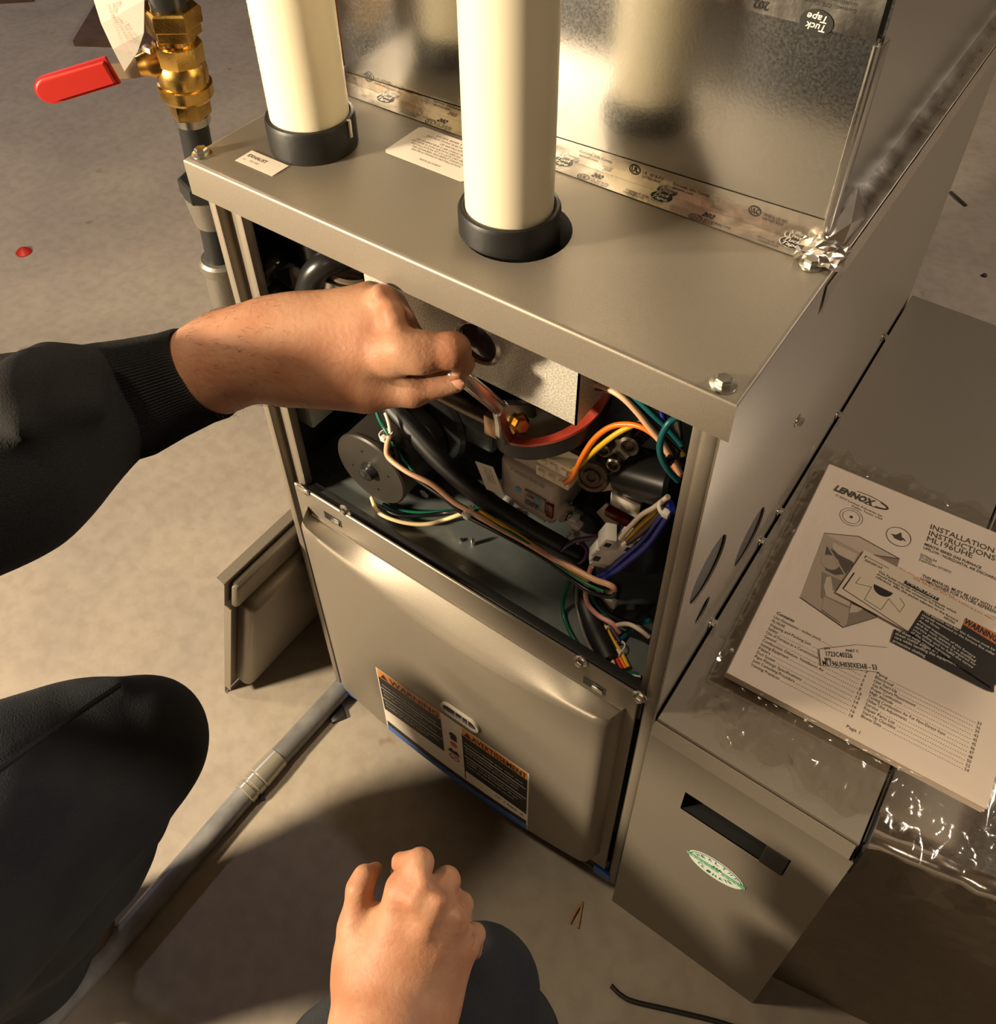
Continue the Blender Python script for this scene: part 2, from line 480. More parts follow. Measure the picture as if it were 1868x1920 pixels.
struct('floor', (-4.0, -3.5, -0.1), (3.2, 3.6, 0.0), CONC)
struct('ceiling', (-4.0, -3.5, 2.45), (3.2, 3.6, 2.55), CEILM)
struct('wall_left', (-4.1, -3.5, 0.0), (-4.0, 3.6, 2.45), WALLM)
struct('wall_right', (3.2, -3.5, 0.0), (3.3, 3.6, 2.45), WALLM)
struct('wall_back', (-4.0, 3.6, 0.0), (3.2, 3.7, 2.45), WALLM)
struct('wall_front', (-4.0, -3.6, 0.0), (3.2, -3.5, 2.45), WALLM)

# ---------------------------------------------------------------- furnace cabinet
W, DP, H = 0.446, 0.684, 0.849
DK = 0.460                       # blower deck height
furnace = thing('gas_furnace', 'open taupe gas furnace cabinet with wiring exposed, standing on the concrete floor', 'furnace', (W / 2, 0.3, 0))
FR = furnace
# sheet metal shell
b = MB()
b.box((0.0, 0.012, 0.012), (0.0025, DP, H - 0.0015))
b.build('left_side_panel', PAINT, FR, 0)
b = MB()
# right panel with round knockouts: outer rectangle minus circles, extruded
bm = bmesh.new()


def loop(bm, pts):
    vs = [bm.verts.new(q) for q in pts]
    return [bm.edges.new((vs[i], vs[(i + 1) % len(vs)])) for i in range(len(vs))]


def circ(cx, cy, r, n=40): return [(cx + r * math.cos(2 * math.pi * k / n), cy + r * math.sin(2 * math.pi * k / n)) for k in range(n)]


KN = [(0.0475, 0.616, 0.030), (0.16, 0.53, 0.030), (0.062, 0.538, 0.013)]
ed = loop(bm, [(W, 0.0, 0.012), (W, DP, 0.012), (W, DP, H - 0.0015), (W, 0.0, H - 0.0015)])
for y, z, r in KN: ed += loop(bm, [(W, a, c) for a, c in circ(y, z, r)])
bmesh.ops.triangle_fill(bm, edges=ed, use_beauty=True)
g = bmesh.ops.extrude_face_region(bm, geom=bm.faces[:])
bmesh.ops.translate(bm, verts=[v for v in g['geom'] if isinstance(v, bmesh.types.BMVert)], vec=(-0.0015, 0, 0))
b.bm(bm); bm.free()
b.build('right_side_panel', PAINT, FR, 0)
for y, z, r in KN:
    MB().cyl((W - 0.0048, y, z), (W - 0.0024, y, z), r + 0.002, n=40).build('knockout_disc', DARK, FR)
b = MB(); b.box((0.003, DP - 0.003, 0.012), (W - 0.003, DP - 0.001, H - 0.0015)).build('back_panel', PAINT, FR, 0)
MB().box((0.003, 0.002, 0.010), (W - 0.003, DP - 0.004, 0.013)).build('bottom_pan', PAINT, FR, 0)
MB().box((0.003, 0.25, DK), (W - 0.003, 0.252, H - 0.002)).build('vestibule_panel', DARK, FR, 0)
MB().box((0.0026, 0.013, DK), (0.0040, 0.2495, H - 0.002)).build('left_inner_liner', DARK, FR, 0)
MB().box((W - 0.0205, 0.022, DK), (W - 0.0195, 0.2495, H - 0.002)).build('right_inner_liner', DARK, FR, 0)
# front posts : folded channels
b = MB()
b.box((0.0, 0.0, 0.012), (0.009, 0.012, 0.8175), 0.002)
b.box((0.009, 0.010, 0.012), (0.027, 0.012, 0.8175))
b.box((0.027, 0.002, DK + 0.002), (0.0355, 0.012, 0.8175), 0.0015)
b.build('front_post', PAINT, FR)
b = MB()
b.box((0.4325, 0.0, 0.012), (W - 0.0004, 0.022, 0.8175), 0.0045, 3)
b.box((0.4255, 0.006, DK + 0.002), (0.4325, 0.022, 0.8175), 0.001)
b.build('front_post', PAINT, FR)
# top cap with two holes
bm = bmesh.new()
x0, x1, y0, y1 = -0.004, W + 0.004, -0.004, DP
ed = loop(bm, [(x0, y0, H), (x1, y0, H), (x1, y1, H), (x0, y1, H)])
P1 = (0.0610, 0.0672); P2 = (0.2510, 0.0611)
ed += loop(bm, [(a, c, H) for a, c in circ(P1[0], P1[1], 0.0325)])
ed += loop(bm, [(a, c, H) for a, c in circ(P2[0] + 0.0055, P2[1] + 0.001, 0.0385)])
bmesh.ops.triangle_fill(bm, edges=ed, use_beauty=True)
b = MB().bm(bm); bm.free()


def lip(b, pts_dir):
    # rounded folded lip
    prof = [(0.0, 0.0)] + [(0.0035 * (1 - math.cos(t)) * 1.0 - 0.0, 0) for t in ()]
    return b


R_ = 0.0030
arc = [(R_ * math.sin(t), -R_ * (1 - math.cos(t))) for t in np.linspace(0, math.pi / 2, 6)]  # (out, dz)
prof = arc + [(R_, -0.0315), (R_ - 0.0015, -0.0315), (R_ - 0.0015, -0.006)]
V = []; F = []
for o_, dz in prof:
    V += [(x0 - o_, y0 - o_, H + dz), (x1 + o_, y0 - o_, H + dz), (x1 + o_, y1, H + dz), (x0 - o_, y1, H + dz)]
for i in range(len(prof) - 1):
    for k in (0, 1, 3): 
        a, c = k, (k + 1) % 4
        F.append((i * 4 + a, i * 4 + c, i * 4 + 4 + c, i * 4 + 4 + a))
b.add([(x, y, z) for x, y, z in V], F)
b.build('top_cap', PAINT, FR, 50)
# front top opening header inside


def hexbolt(c, n, r=0.0052, name='hex_bolt', par=None, m=None, fl=1.55):
    c = Vector(c); n = Vector(n).normalized()
    b = MB()
    b.lathe(c, n, [(0, 0), (r * fl, 0), (r * fl * 0.97, 0.0012), (r * 1.02, 0.0018), (0, 0.0018)], 20)
    b.lathe(c, n, [(r, 0.0016), (r, 0.0048), (r * 0.82, 0.0058), (r * 0.3, 0.0056), (0, 0.0056)], 6)
    return b.build(name, m or STEEL, par or FR, 25)


for px_ in ((0.001,0.0056,0.849), (0.0782,0.0526,0.849), (0.4392,0.0028,0.849), (0.4383,0.137,0.849)):
    hexbolt((px_[0], px_[1], H + 0.0003), (0, 0, 1))
for p_ in ((0.446,0.2097,0.6408), (0.446,0.2562,0.4562), (0.446,0.212,0.4664), (0.446,0.1019,0.4394), (0.446,0.5621,0.477), (0.446,0.4193,0.4625)):
    hexbolt((W, p_[1], max(p_[2], 0.4660)), (1, 0, 0), 0.0040)
MB().lathe((W, 0.2205, 0.4905), (1, 0, 0), [(0, 0), (0.002, 0), (0.0015, 0.001), (0, 0.001)], 8).build('rivet', STEEL, FR)

# blower deck, front lip and rear
b = MB()
b.box((0.004, 0.012, DK - 0.002), (W - 0.021, 0.2495, DK))
b.build('blower_deck', DECKM, FR, 0)
b = MB()
b.box((0.0285, 0.002, DK - 0.035), (W - 0.0140, 0.0125, DK + 0.012), 0.001)
b.build('deck_front_rail', IRON, FR)

# ---- lower access door: flange plate plus arched raised face
DZ0, DZ1 = 0.052, 0.4755
b = MB()
b.box((0.0235, -0.0035, DZ0), (0.4290, -0.0005, DZ1), 0.0008, 1)
b.box((0.0300, -0.0048, 0.4355), (0.4200, -0.0034, 0.4372))
b.build('door_flange', PAINT, FR)
xa, xb = 0.0385, 0.4190
nx, nz = 56, 48
V = []; F = []
zt = lambda x: 0.444 - 0.040 * (1 - ((x - 0.235) / 0.1925) ** 2)          # arched fold line
zb = lambda x: 0.103 - 0.040 * (1 - ((x - 0.235) / 0.1925) ** 2)
rows = []
for j in range(nz + 1):
    s_ = j / nz
    rows.append(s_)
yf = -0.0255
for i in range(nx + 1):
    x = xa + (xb - xa) * i / nx
    e = min(i, nx - i) / nx * (xb - xa)
    ed_ = 1.0 if e > 0.010 else math.sin(min(1, e / 0.010) * math.pi / 2)
    za, zc = zb(x), zt(x)
    pr_ = [(DZ0 + 0.004 + 0.5 * (za - DZ0 - 0.004) * 0, -0.0035)]
    prof = [(za - 0.016, -0.0035), (za - 0.0145, -0.012), (za - 0.010, -0.0195), (za - 0.004, -0.0240), (za + 0.004, yf)]
    for t in np.linspace(0, 1, 14)[1:-1]: prof.append((za + 0.004 + (zc - 0.008 - za - 0.004) * t, yf))
    prof += [(zc - 0.006, yf), (zc - 0.002, yf + 0.0008), (zc + 0.002, yf + 0.0030)]
    zr = 0.4345
    for t in np.linspace(0, 1, 8)[1:]: prof.append((zc + 0.002 + (zr - zc - 0.002) * t, yf + 0.003 + (-0.0042 - yf - 0.003) * (t ** 1.15)))
    np_ = len(prof)
    for z, y in prof:
        V.append((x, -0.0035 + (y + 0.0035) * ed_, z))
for i in range(nx):
    for j in range(np_ - 1):
        a = i * np_ + j
        F.append((a, a + np_, a + np_ + 1, a + 1))
MB().add(V, F).build('door_face', PAINT, FR, 60)
# lower kick plate behind the arched bottom edge
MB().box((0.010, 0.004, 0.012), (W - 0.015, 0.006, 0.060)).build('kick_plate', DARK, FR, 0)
for p_ in ((0.012, -0.001, 0.012), (0.414, -0.001, 0.012)):
    MB().box(p_, (p_[0] + 0.022, 0.0035, 0.034), 0.001).build('blue_film_tab', BLUEP, FR, 0, 'scrap of blue protective film left on the cabinet corner')
for x_ in (0.012, 0.105, 0.385):
    MB().cyl((x_ + 0.01, 0.03, 0.0), (x_ + 0.01, 0.03, 0.0115), 0.014, n=16).build('levelling_foot', RUBBER, FR)
# door bolts, clips, slots
for p_ in ((0.0976,-0.004,0.4861), (0.3714,-0.004,0.476), (0.4298,-0.004,0.477)):
    hexbolt((p_[0], -0.0036, p_[2]), (0, -1, 0), 0.0042, fl=1.7)
p_ = (0.038,-0.004,0.476)
MB().box((p_[0] - 0.008, -0.006, p_[2] - 0.005), (p_[0] + 0.008, -0.0034, p_[2] + 0.004), 0.001).build('spring_clip', STEEL, FR)
for p_ in ((0.0745,-0.004,0.4529), (0.387,-0.004,0.4473)):
    b = MB()
    b.box((p_[0] - 0.0115, -0.0040, p_[2] - 0.0055), (p_[0] + 0.0115, -0.0033, p_[2] + 0.0055))
    b.build('door_slot', BLACK, FR, 0)
    MB().box((p_[0] - 0.002, -0.0052, p_[2] - 0.0052), (p_[0] + 0.009, -0.0041, p_[2] + 0.0008), 0.0004).build('slot_tongue', STEEL, FR)
# oval sight window in the door
DF = ((0, yf - 0.0004, 0), (1, 0, 0), (0, 0, 1))
a_, c_ = (0.2202,0.2552), (0.2715,0.2609)
wc = ((a_[0] + c_[0]) / 2, (a_[1] + c_[1]) / 2); wl = (c_[0] - a_[0]) / 2
b = MB()


def stadium(cx, cz, hl, r, n=12):
    q = [(cx + hl - r + r * math.cos(t), cz + r * math.sin(t)) for t in np.linspace(-math.pi / 2, math.pi / 2, n)]
    return q + [(cx - hl + r + r * math.cos(t), cz + r * math.sin(t)) for t in np.linspace(math.pi / 2, 1.5 * math.pi, n)]


so, si = stadium(wc[0], wc[1], wl, 0.0115), stadium(wc[0], wc[1], wl - 0.003, 0.0085)
n_ = len(so); V = []; F = []
for (pts, dy) in ((so, 0.0), (so, -0.003), (si, -0.003), (si, 0.0)):
    V += [(x, yf - 0.0002 + dy, z) for x, z in pts]
for k in range(3):
    for i in range(n_): F.append((k * n_ + i, k * n_ + (i + 1) % n_, (k + 1) * n_ + (i + 1) % n_, (k + 1) * n_ + i))
b.add(V, F)
win = b.build('sight_window_frame', mat('smoky_clear_plastic', (0.55, 0.50, 0.43, 1), 0.2), FR)
b = MB(); b.poly(DF, si, 0.0010); b.build('window_pane', mat('dark_window', (0.05, 0.045, 0.05, 1), 0.08), win)
b = MB()
for t in (-0.25, 0.12, 0.42): b.line(DF, (wc[0] + wl * t, wc[1] - 0.0085), (wc[0] + wl * t, wc[1] + 0.0085), 0.0010, 0.0014)
b.build('window_rib', WHITEI, win)

# warning label on the door
LX0, LX1, LZ0, LZ1 = 0.1215, 0.3355, 0.0675, 0.2325
LW, LH = LX1 - LX0, LZ1 - LZ0
LF = ((LX0, yf - 0.0003, LZ0), (1, 0, 0), (0, 0, 1))
b = MB()


def strip(b, fr, a0, a1, b0f, b1f, c, n=14):
    V = []; F = []
    for i in range(n + 1):
        a = a0 + (a1 - a0) * i / n
        V += [b._p(fr, a, b0f(a), c), b._p(fr, a, b1f(a), c)]
        if i: F.append((2 * i - 2, 2 * i, 2 * i + 1, 2 * i - 1))
    return b.add(V, F)


sag = lambda a: 0.0075 - 0.010 * (1 - (2 * a / LW - 1) ** 2)
K = lambda v: (lambda a: v)
strip(b, LF, 0, LW, sag, K(LH), 0)
wl_ = b.build('warning_label', LABELW, FR, 0, 'black, orange and white safety label with a blue bottom edge')
b = MB()
mid0, mid1 = 0.0945, 0.1240
tz = 0.148
b.rect(LF, 0.002, 0.064, mid0, 0.1455, 0.0002); b.rect(LF, mid1 + 0.001, 0.052, LW - 0.002, 0.1455, 0.0002)
strip(b, LF, 0.002, LW - 0.002, lambda a: sag(a) + 0.014, lambda a: sag(a) + 0.026, 0.0002)
b.rect(LF, mid1 - 0.0002, 0.030, mid1 + 0.0012, 0.150, 0.0002)
b.build('print', INK, wl_, 0)
for a0, a1 in ((0.002, mid0), (mid1 + 0.001, LW - 0.002)):
    b = MB(); b.rect(LF, a0, tz - 0.002, a1, LH - 0.002, 0.0002); b.build('heading_bar', ORANGEI, wl_, 0, 'orange heading bar')
b = MB(); strip(b, LF, 0.001, LW - 0.001, lambda a: sag(a) + 0.001, lambda a: sag(a) + 0.013, 0.0003)
b.build('print', BLUEP, wl_, 0, 'blue stripe along the bottom')
b = MB()
b.text(LF, 'WARNING', (0.020, tz), 0.072, 0.0115, bold=0.02, c=0.0004)
b.text(LF, 'AVERTISSEMENT', (mid1 + 0.014, tz), 0.073, 0.0115, bold=0.02, c=0.0004)
for a in (0.006, mid1 + 0.003):
    b.poly(LF, [(a, tz), (a + 0.011, tz), (a + 0.0055, tz + 0.0115)], 0.0004)
b.text(LF, 'N° / NO. A', (0.168, 0.040), 0.040, 0.0055, bold=0.01, c=0.0004, shear=0.2)
# pictograms in the white middle column
b.ell(LF, mid0 + 0.016, 0.126, 0.0055, 0.006, 0.0004, n=14); b.rect(LF, mid0 + 0.012, 0.114, mid0 + 0.021, 0.121, 0.0004)
b.poly(LF, [(mid0 + 0.006, 0.078), (mid0 + 0.012, 0.090), (mid0 + 0.014, 0.083), (mid0 + 0.019, 0.088), (mid0 + 0.024, 0.078)], 0.0004)
b.build('print', INK, wl_, 0)
b = MB()
b.poly(LF, [(mid0 + 0.009 + 0.013 * (0.5 + 0.5 * r_ * math.cos(t)), 0.1025 + 0.007 * r_ * math.sin(t)) for t, r_ in [(k * math.pi / 8, 1 if k % 2 else 0.55) for k in range(16)]], 0.0005)
b.ring(LF, mid0 + 0.015, 0.067, 0.0075, 0.0075, 0.0014, 0.0005); b.line(LF, (mid0 + 0.010, 0.062), (mid0 + 0.020, 0.072), 0.0014, 0.0005)
b.build('print', REDI, wl_, 0, 'red hazard pictograms')
b = MB()
for s0, s1 in ((0.003, mid0 - 0.001), (mid1 + 0.002, LW - 0.003)):
    for z in (0.120, 0.094): b.rect(LF, s0, z, s1, z + 0.0016, 0.0004)
for (a, z, s_, wd) in ((mid1 + 0.004, 0.128, 'Panneau a fermer pour eviter tout', 0.078), (mid1 + 0.004, 0.112, "Risque d'incendie ou d'explosion.", 0.074), (mid1 + 0.004, 0.104, 'Une installation incorrecte peut', 0.072),
                       (mid1 + 0.004, 0.086, 'Confier les travaux a un technicien', 0.078), (mid1 + 0.004, 0.078, 'qualifie ou au fournisseur de gaz', 0.072), (mid1 + 0.004, 0.068, 'avant de remettre en service', 0.066),
                       (0.006, 0.128, 'Close the panel before operating', 0.080), (0.006, 0.112, 'Fire or explosion hazard.', 0.060), (0.006, 0.104, 'Improper service can cause injury', 0.080), (0.006, 0.084, 'Service must be done by a qualified', 0.082), (0.006, 0.076, 'installer or the gas supplier', 0.066)):
    b.text(LF, s_, (a, z), wd, 0.0038, c=0.0004)
for z in (0.118, 0.100, 0.082): b.rect(LF, mid0 + 0.002, z - 0.0004, mid1 - 0.002, z, 0.0004)
b.build('print', WHITEI, wl_, 0, 'pale fine print and rules')

# stickers on the cap
TF = lambda x, y, a=0.0, z=H + 0.0004: ((x, y, z), (math.cos(a), math.sin(a), 0), (-math.sin(a), math.cos(a), 0))
f = TF(0.0290, 0.0137)
st = MB().plate(f, [(0, 0), (0.0395, 0), (0.0395, 0.0175), (0, 0.0175)], 0.0002).build('exhaust_sticker', LABELW, FR, 0, 'small white sticker reading EXHAUST')
b = MB(); b.text(f, 'EXHAUST', (0.003, 0.0095), 0.0195, 0.0036, bold=0.015); b.text(f, '507 1923', (0.010, 0.0050), 0.009, 0.0016); b.rect(f, 0.0030, 0.0050, 0.0060, 0.0054, 0.0003)
b.build('print', INK, st, 0)
f = TF(0.1140, 0.0873)
LBW, LBH = 0.0780, 0.0470
rc = 0.003
st = MB().plate(f, [(rc, 0), (LBW - rc, 0), (LBW, rc), (LBW, LBH - rc), (LBW - rc, LBH), (rc, LBH), (0, LBH - rc), (0, rc)], 0.0002).build('vent_sticker', LABELW, FR, 0, 'cream instruction sticker half hidden by the front vent pipe')
b = MB()
for i, (s_, a0, z) in enumerate((('SYSTEM. REFER TO THE', 0.020, 0.0405), ('INSTRUCTIONS FOR PARTS LIST', 0.014, 0.0365), ('OF INSTALLATION', 0.030, 0.0325),
                                 ('CE GENERATEUR D AIR CHAUD NECESSITE', 0.010, 0.0285), ('SYSTEME D EVACUATION SPECIAL. LA M', 0.008, 0.0250), ('INSTALLATION ET LA LISTE DES PIECES', 0.010, 0.0215), ('NECESSAIRES FIGURENT DANS LES', 0.014, 0.0180), ('INSTRUCTIONS D INSTALLATION', 0.016, 0.0145))):
    b.text(f, s_, (a0, z), min(0.056, 0.00175 * len(s_)), 0.0022)
b.text(f, '106572 (A) 01/2019', (0.030, 0.0065), 0.020, 0.0020)
b.build('print', INK, st, 0)

# ---------------------------------------------------------------- inside the vestibule
PY = 0.030
b = MB(); b.box((0.1325, PY, 0.7235), (0.3315, PY + 0.0012, 0.816))
b.box((0.330, PY, 0.7235), (0.3315, PY + 0.10, 0.816))
b.box((0.1325, PY, 0.7235), (0.134, PY + 0.09, 0.816))
b.build('burner_box_cover', GALVP, FR, 0)
sg = (0.2475, PY, 0.7660)
b = MB(); b.lathe(sg, (0, -1, 0), [(0.0192, 0), (0.0208, 0.003), (0.0208, 0.0055), (0.0188, 0.0070), (0.0168, 0.0055), (0.0165, 0.001)], 36)
gl_ = b.build('sight_glass_ring', CHROME, FR)
MB().lathe(sg, (0, -1, 0), [(0.0166, 0.0035), (0.012, 0.0042), (0, 0.0045)], 36).build('sight_glass_lens', mat('dark_reflecting_glass', (0.03, 0.025, 0.025, 1), 0.05, coat=0.6), gl_)
p_ = (0.1275,0.03,0.7703)
hexbolt((0.139, PY, 0.798), (0, -1, 0), 0.0045)
# black condensate elbows, upper left
b = MB(); b.tube([(0.0095,0.06,0.7216), (0.0205,0.036,0.7374), (0.0188,0.027,0.7353), (0.0157,0.0245,0.7255), (0.0177,0.0245,0.7145), (0.0302,0.027,0.7082), (0.0385,0.034,0.6983)], 0.0108, 16)
b.build('drain_elbow', mat('glossy_black_hose', (0.016, 0.016, 0.015, 1), 0.28), FR)
b = MB(); b.tube([(0.0885,0.056,0.7578), (0.0812,0.042,0.7568), (0.0723,0.034,0.7468), (0.0661,0.03,0.7298), (0.0599,0.03,0.712), (0.0478,0.032,0.6758)], 0.0115, 16)
b.build('drain_elbow', mat('glossy_black_hose', (0.016, 0.016, 0.015, 1), 0.28), FR)
p_ = (0.0532,0.06,0.7494)
b = MB(); b.cyl((p_[0], p_[1], p_[2] - 0.016), (p_[0], p_[1], 0.835), 0.018, 0.022, 24, 0.004); b.build('vent_outlet_cup', MATS['glossy_black_hose'], FR)
b = MB(); b.tube([(0.0118,0.0235,0.6978), (0.0187,0.0235,0.697), (0.0282,0.026,0.6957)], 0.0085, 12); b.build('pressure_tap', mat('dark_blue_gloss', (0.02, 0.025, 0.06, 1), 0.15), FR)
b = MB(); p_ = (-0.0014,0.062,0.6749)
b.box((0.0045, 0.062, p_[2] - 0.030), (p_[0] + 0.032, 0.064, p_[2] + 0.034)); b.build('cold_end_plate', mat('pale_plate', (0.70, 0.62, 0.56, 1), 0.5), FR, 0)
# ribbed flexible coupling with clamp
q = Vector((0.0831,0.058,0.7315))
b = MB()
prof = []
for i in range(8): prof += [(0.021, i * 0.006), (0.0235, i * 0.006 + 0.0015), (0.0235, i * 0.006 + 0.0035), (0.021, i * 0.006 + 0.005)]
b.lathe(q + Vector((-0.004, 0, -0.034)), (0.15, 0.1, 1), prof, 28)
b.build('ribbed_coupling', mat('brown_grey_rubber', (0.17, 0.125, 0.09, 1), 0.45), FR)
b = MB(); b.lathe(q + Vector((-0.003, 0, 0.0)), (0.15, 0.1, 1), [(0.0242, 0), (0.0248, 0.0005), (0.0248, 0.0085), (0.0242, 0.009)], 32)
hc = b.build('hose_clamp', STEEL, FR)
b = MB()
for k in range(6):
    b.box((-0.0006, -0.0008, 0), (0.0006, 0.0008, 0.005), M=Matrix.Translation(q + Vector((-0.018 + 0.0035 * k, -0.0215 - 0.0012 * (k * (5 - k)) / 3, 0.0025))))
b.build('clamp_slot', INK, hc)
# pale pressure switch box at the left wall
b = MB(); p_ = (0.0311,0.035,0.5318)
b.box((0.0045, 0.030, p_[2]), (p_[0], 0.075, p_[2] + 0.046), 0.0025); b.build('pressure_switch', mat('pale_grey_green_plastic', (0.50, 0.53, 0.47, 1), 0.4), FR)
# inducer motor
MC = (0.1045, 0.030, 0.5180)
b = MB(); b.lathe(MC, (0, 1, 0), [(0, 0), (0.0418, 0), (0.0435, 0.0018), (0.0435, 0.005), (0.0424, 0.0055), (0.0424, 0.055), (0.0440, 0.056), (0.0440, 0.068), (0, 0.068)], 48)
mo = b.build('inducer_motor', mat('dark_grey_motor_shell', (0.036, 0.031, 0.026, 1), 0.42, 0.3), FR)
b = MB(); b.lathe(MC, (0, -1, 0), [(0.0110, -0.0005), (0.0105, 0.002), (0.0090, 0.0035), (0.0080, 0.0075), (0.005, 0.0095), (0, 0.010)], 24); b.build('shaft_cap', BLACK, mo)
for k in range(4):
    t = k * math.pi / 2 + 0.3
    MB().cyl((MC[0] + 0.025 * math.cos(t), MC[1] - 0.0008, MC[2] + 0.025 * math.sin(t)), (MC[0] + 0.025 * math.cos(t), MC[1] + 0.0004, MC[2] + 0.025 * math.sin(t)), 0.0013, n=8).build('vent_hole', INK, mo)
b = MB(); b.lathe((0.104, 0.1, 0.535), (0, 1, 0), [(0, 0), (0.060, 0), (0.064, 0.004), (0.064, 0.045), (0.060, 0.05), (0, 0.05)], 40); b.box((0.13, 0.105, 0.53), (0.20, 0.148, 0.60), 0.006)
b.build('inducer_housing', BLACK, FR)
b = MB(); b.box((0.060, 0.050, DK + 0.0004), (0.100, 0.085, DK + 0.008), 0.001); b.build('motor_bracket', STEEL, FR)
p_ = (0.1394,0.0705,0.468)
MB().cyl((p_[0], p_[1] - 0.004, p_[2]), (p_[0] + 0.0, p_[1] + 0.02, p_[2]), 0.0055, n=12).build('drain_stub', BLACK, FR)
# manifold pipe and brass fittings
b = MB(); b.tube([(0.1576,0.065,0.6382), (0.2091,0.06,0.6456), (0.2464,0.055,0.654)], 0.0090, 14, 2); b.build('gas_manifold', mat('dark_bronze_pipe', (0.10, 0.075, 0.05, 1), 0.3, 0.8), FR)
p_ = Vector((0.2449,0.048,0.6606))
b = MB(); b.box((p_.x - 0.006, p_.y - 0.008, p_.z - 0.013), (p_.x + 0.008, p_.y + 0.008, p_.z + 0.010), 0.0015); b.build('manifold_bracket', mat('pale_copper_plate', (0.55, 0.36, 0.22, 1), 0.35, 0.9), FR)
nutc = Vector((0.2703,0.042,0.6803))
NAX = Vector((0.80, -0.45, 0.40)).normalized()
b = MB(); b.lathe(nutc - NAX * 0.006, NAX, [(0, 0), (0.0098, 0), (0.0098, 0.011), (0.008, 0.0125), (0.0055, 0.0125), (0.0055, 0.019), (0, 0.019)], 6)
b.lathe(nutc - NAX * 0.020, NAX, [(0, 0), (0.0075, 0), (0.0075, 0.014), (0, 0.014)], 16)
b.build('brass_flare_nut', BRASS, FR, 25)
# gas valve
VX0, VX1, VY0, VY1, VZ0, VZ1 = 0.2430, 0.3035, 0.056, 0.105, 0.5530, 0.6060
b = MB()
b.box((VX0, VY0, VZ0), (VX1, VY1, VZ1), 0.006, 3)
b.box((VX0 + 0.004, VY0 + 0.004, VZ1 - 0.008), (VX1 - 0.012, VY1 - 0.002, VZ1 + 0.034), 0.010, 3)
b.box((VX0 + 0.012, VY0 + 0.003, VZ0 - 0.010), (VX1 - 0.004, VY1 - 0.006, VZ0 + 0.012), 0.005, 2)
b.lathe((VX1 - 0.004, VY0 + 0.012, VZ0 + 0.010), (1, -0.3, 0), [(0, 0), (0.009, 0), (0.009, 0.010), (0, 0.010)], 20)
gv = b.build('gas_valve', VALVEG, FR, 40)
VF = ((VX0, VY0 - 0.0003, VZ0), (1, 0, 0), (0, 0, 1))
b = MB(); b.text(VF, 'resideo', (0.012, 0.043), 0.036, 0.0065, bold=0.005, c=0.0004); b.build('embossed_lettering', mat('valve_emboss', (0.27, 0.23, 0.20, 1), 0.4), gv, 0)
b = MB(); b.box((VX0 + 0.028, VY0 - 0.0022, VZ0 + 0.010), (VX0 + 0.050, VY0 + 0.001, VZ0 + 0.029), 0.0008); sw = b.build('switch_window', mat('switch_grey', (0.25, 0.21, 0.18, 1), 0.4), gv)
b = MB(); VF2 = ((VX0, VY0 - 0.0024, VZ0), (1, 0, 0), (0, 0, 1))
b.text(VF2, 'OFF', (0.030, 0.0125), 0.014, 0.0058, bold=0.02); b.text(VF2, 'ON', (0.031, 0.0230), 0.007, 0.004, bold=0.02); b.build('switch_lettering', INK, gv, 0)
b = MB(); b.ell(VF, 0.0205, 0.0225, 0.0033, 0.0033, 0.0004); b.ell(VF2, 0.0430, 0.0245, 0.0035, 0.0032, 0.0003); b.build('blue_dot', mat('light_blue_ink', (0.07, 0.32, 0.62, 1), 0.5), gv, 0, 'light blue paint dot')
MB().box((VX0 + 0.051, VY0 - 0.0026, VZ0 + 0.009), (VX0 + 0.058, VY0 + 0.001, VZ0 + 0.027), 0.0006).build('rocker_switch', mat('dark_red_plastic', (0.13, 0.008, 0.012, 1), 0.3), gv)
b = MB(); b.lathe((VX1 + 0.006, VY0 + 0.009, VZ0 + 0.010), (1, -0.3, 0), [(0, 0), (0.0048, 0), (0.0048, 0.0025), (0.003, 0.0030), (0.0028, 0.0015), (0, 0.0015)], 16); b.build('valve_screw', STEEL, gv)
b = MB(); f = ((VX0 + 0.012, VY0 + 0.010, VZ1 + 0.0343), (1, 0, 0), (0, 1, 0)); b.rect(f, 0, 0, 0.036, 0.030); lb = b.build('valve_caution_label', LABELW, gv, 0)
f = ((VX0 - 0.0115, VY0 - 0.004, VZ0 + 0.004), (0.93, -0.1, 0.35), (-0.35, 0.0, 0.93))
b = MB().plate(f, [(0, 0), (0.023, 0), (0.023, 0.034), (0, 0.034)], 0.0005); vt = b.build('valve_tag', LABELW, FR, 0, 'white paper data tag')
b = MB()
for i, t in enumerate((0.0185, 0.0145, 0.0110)): b.text(f, ('25M5501 B21', 'WR36J22 314', '2348 TYPE C')[i], (t, 0.012), (t, 0.031), 0.0022, c=0.0008)
b.build('print', INK, vt, 0)
# red and black moulded hose
PTS = [(0.3304,0.075,0.7315), (0.3326,0.068,0.7227), (0.3309,0.056,0.711), (0.3231,0.044,0.7003), (0.31,0.036,0.6883), (0.2902,0.033,0.6732), (0.2689,0.035,0.662), (0.2559,0.042,0.6573), (0.2528,0.055,0.6521), (0.2562,0.062,0.6495)]
b = MB(); b.ribbon([Vector(q) - Vector((0, 0, 0.0065)) for q in PTS], 0.0130, 0.0088, (0, 0, 1)); rh = b.build('pressure_hose', RUBBER, FR, 30, 'flat black hose with a red top face')
b = MB(); b.ribbon([Vector(q) + Vector((0, 0, 0.0018)) for q in PTS], 0.0036, 0.0086, (0, 0, 1)); b.build('hose_top_face', mat('red_silicone', (0.36, 0.045, 0.026, 1), 0.3), rh, 30, 'glossy red top face')
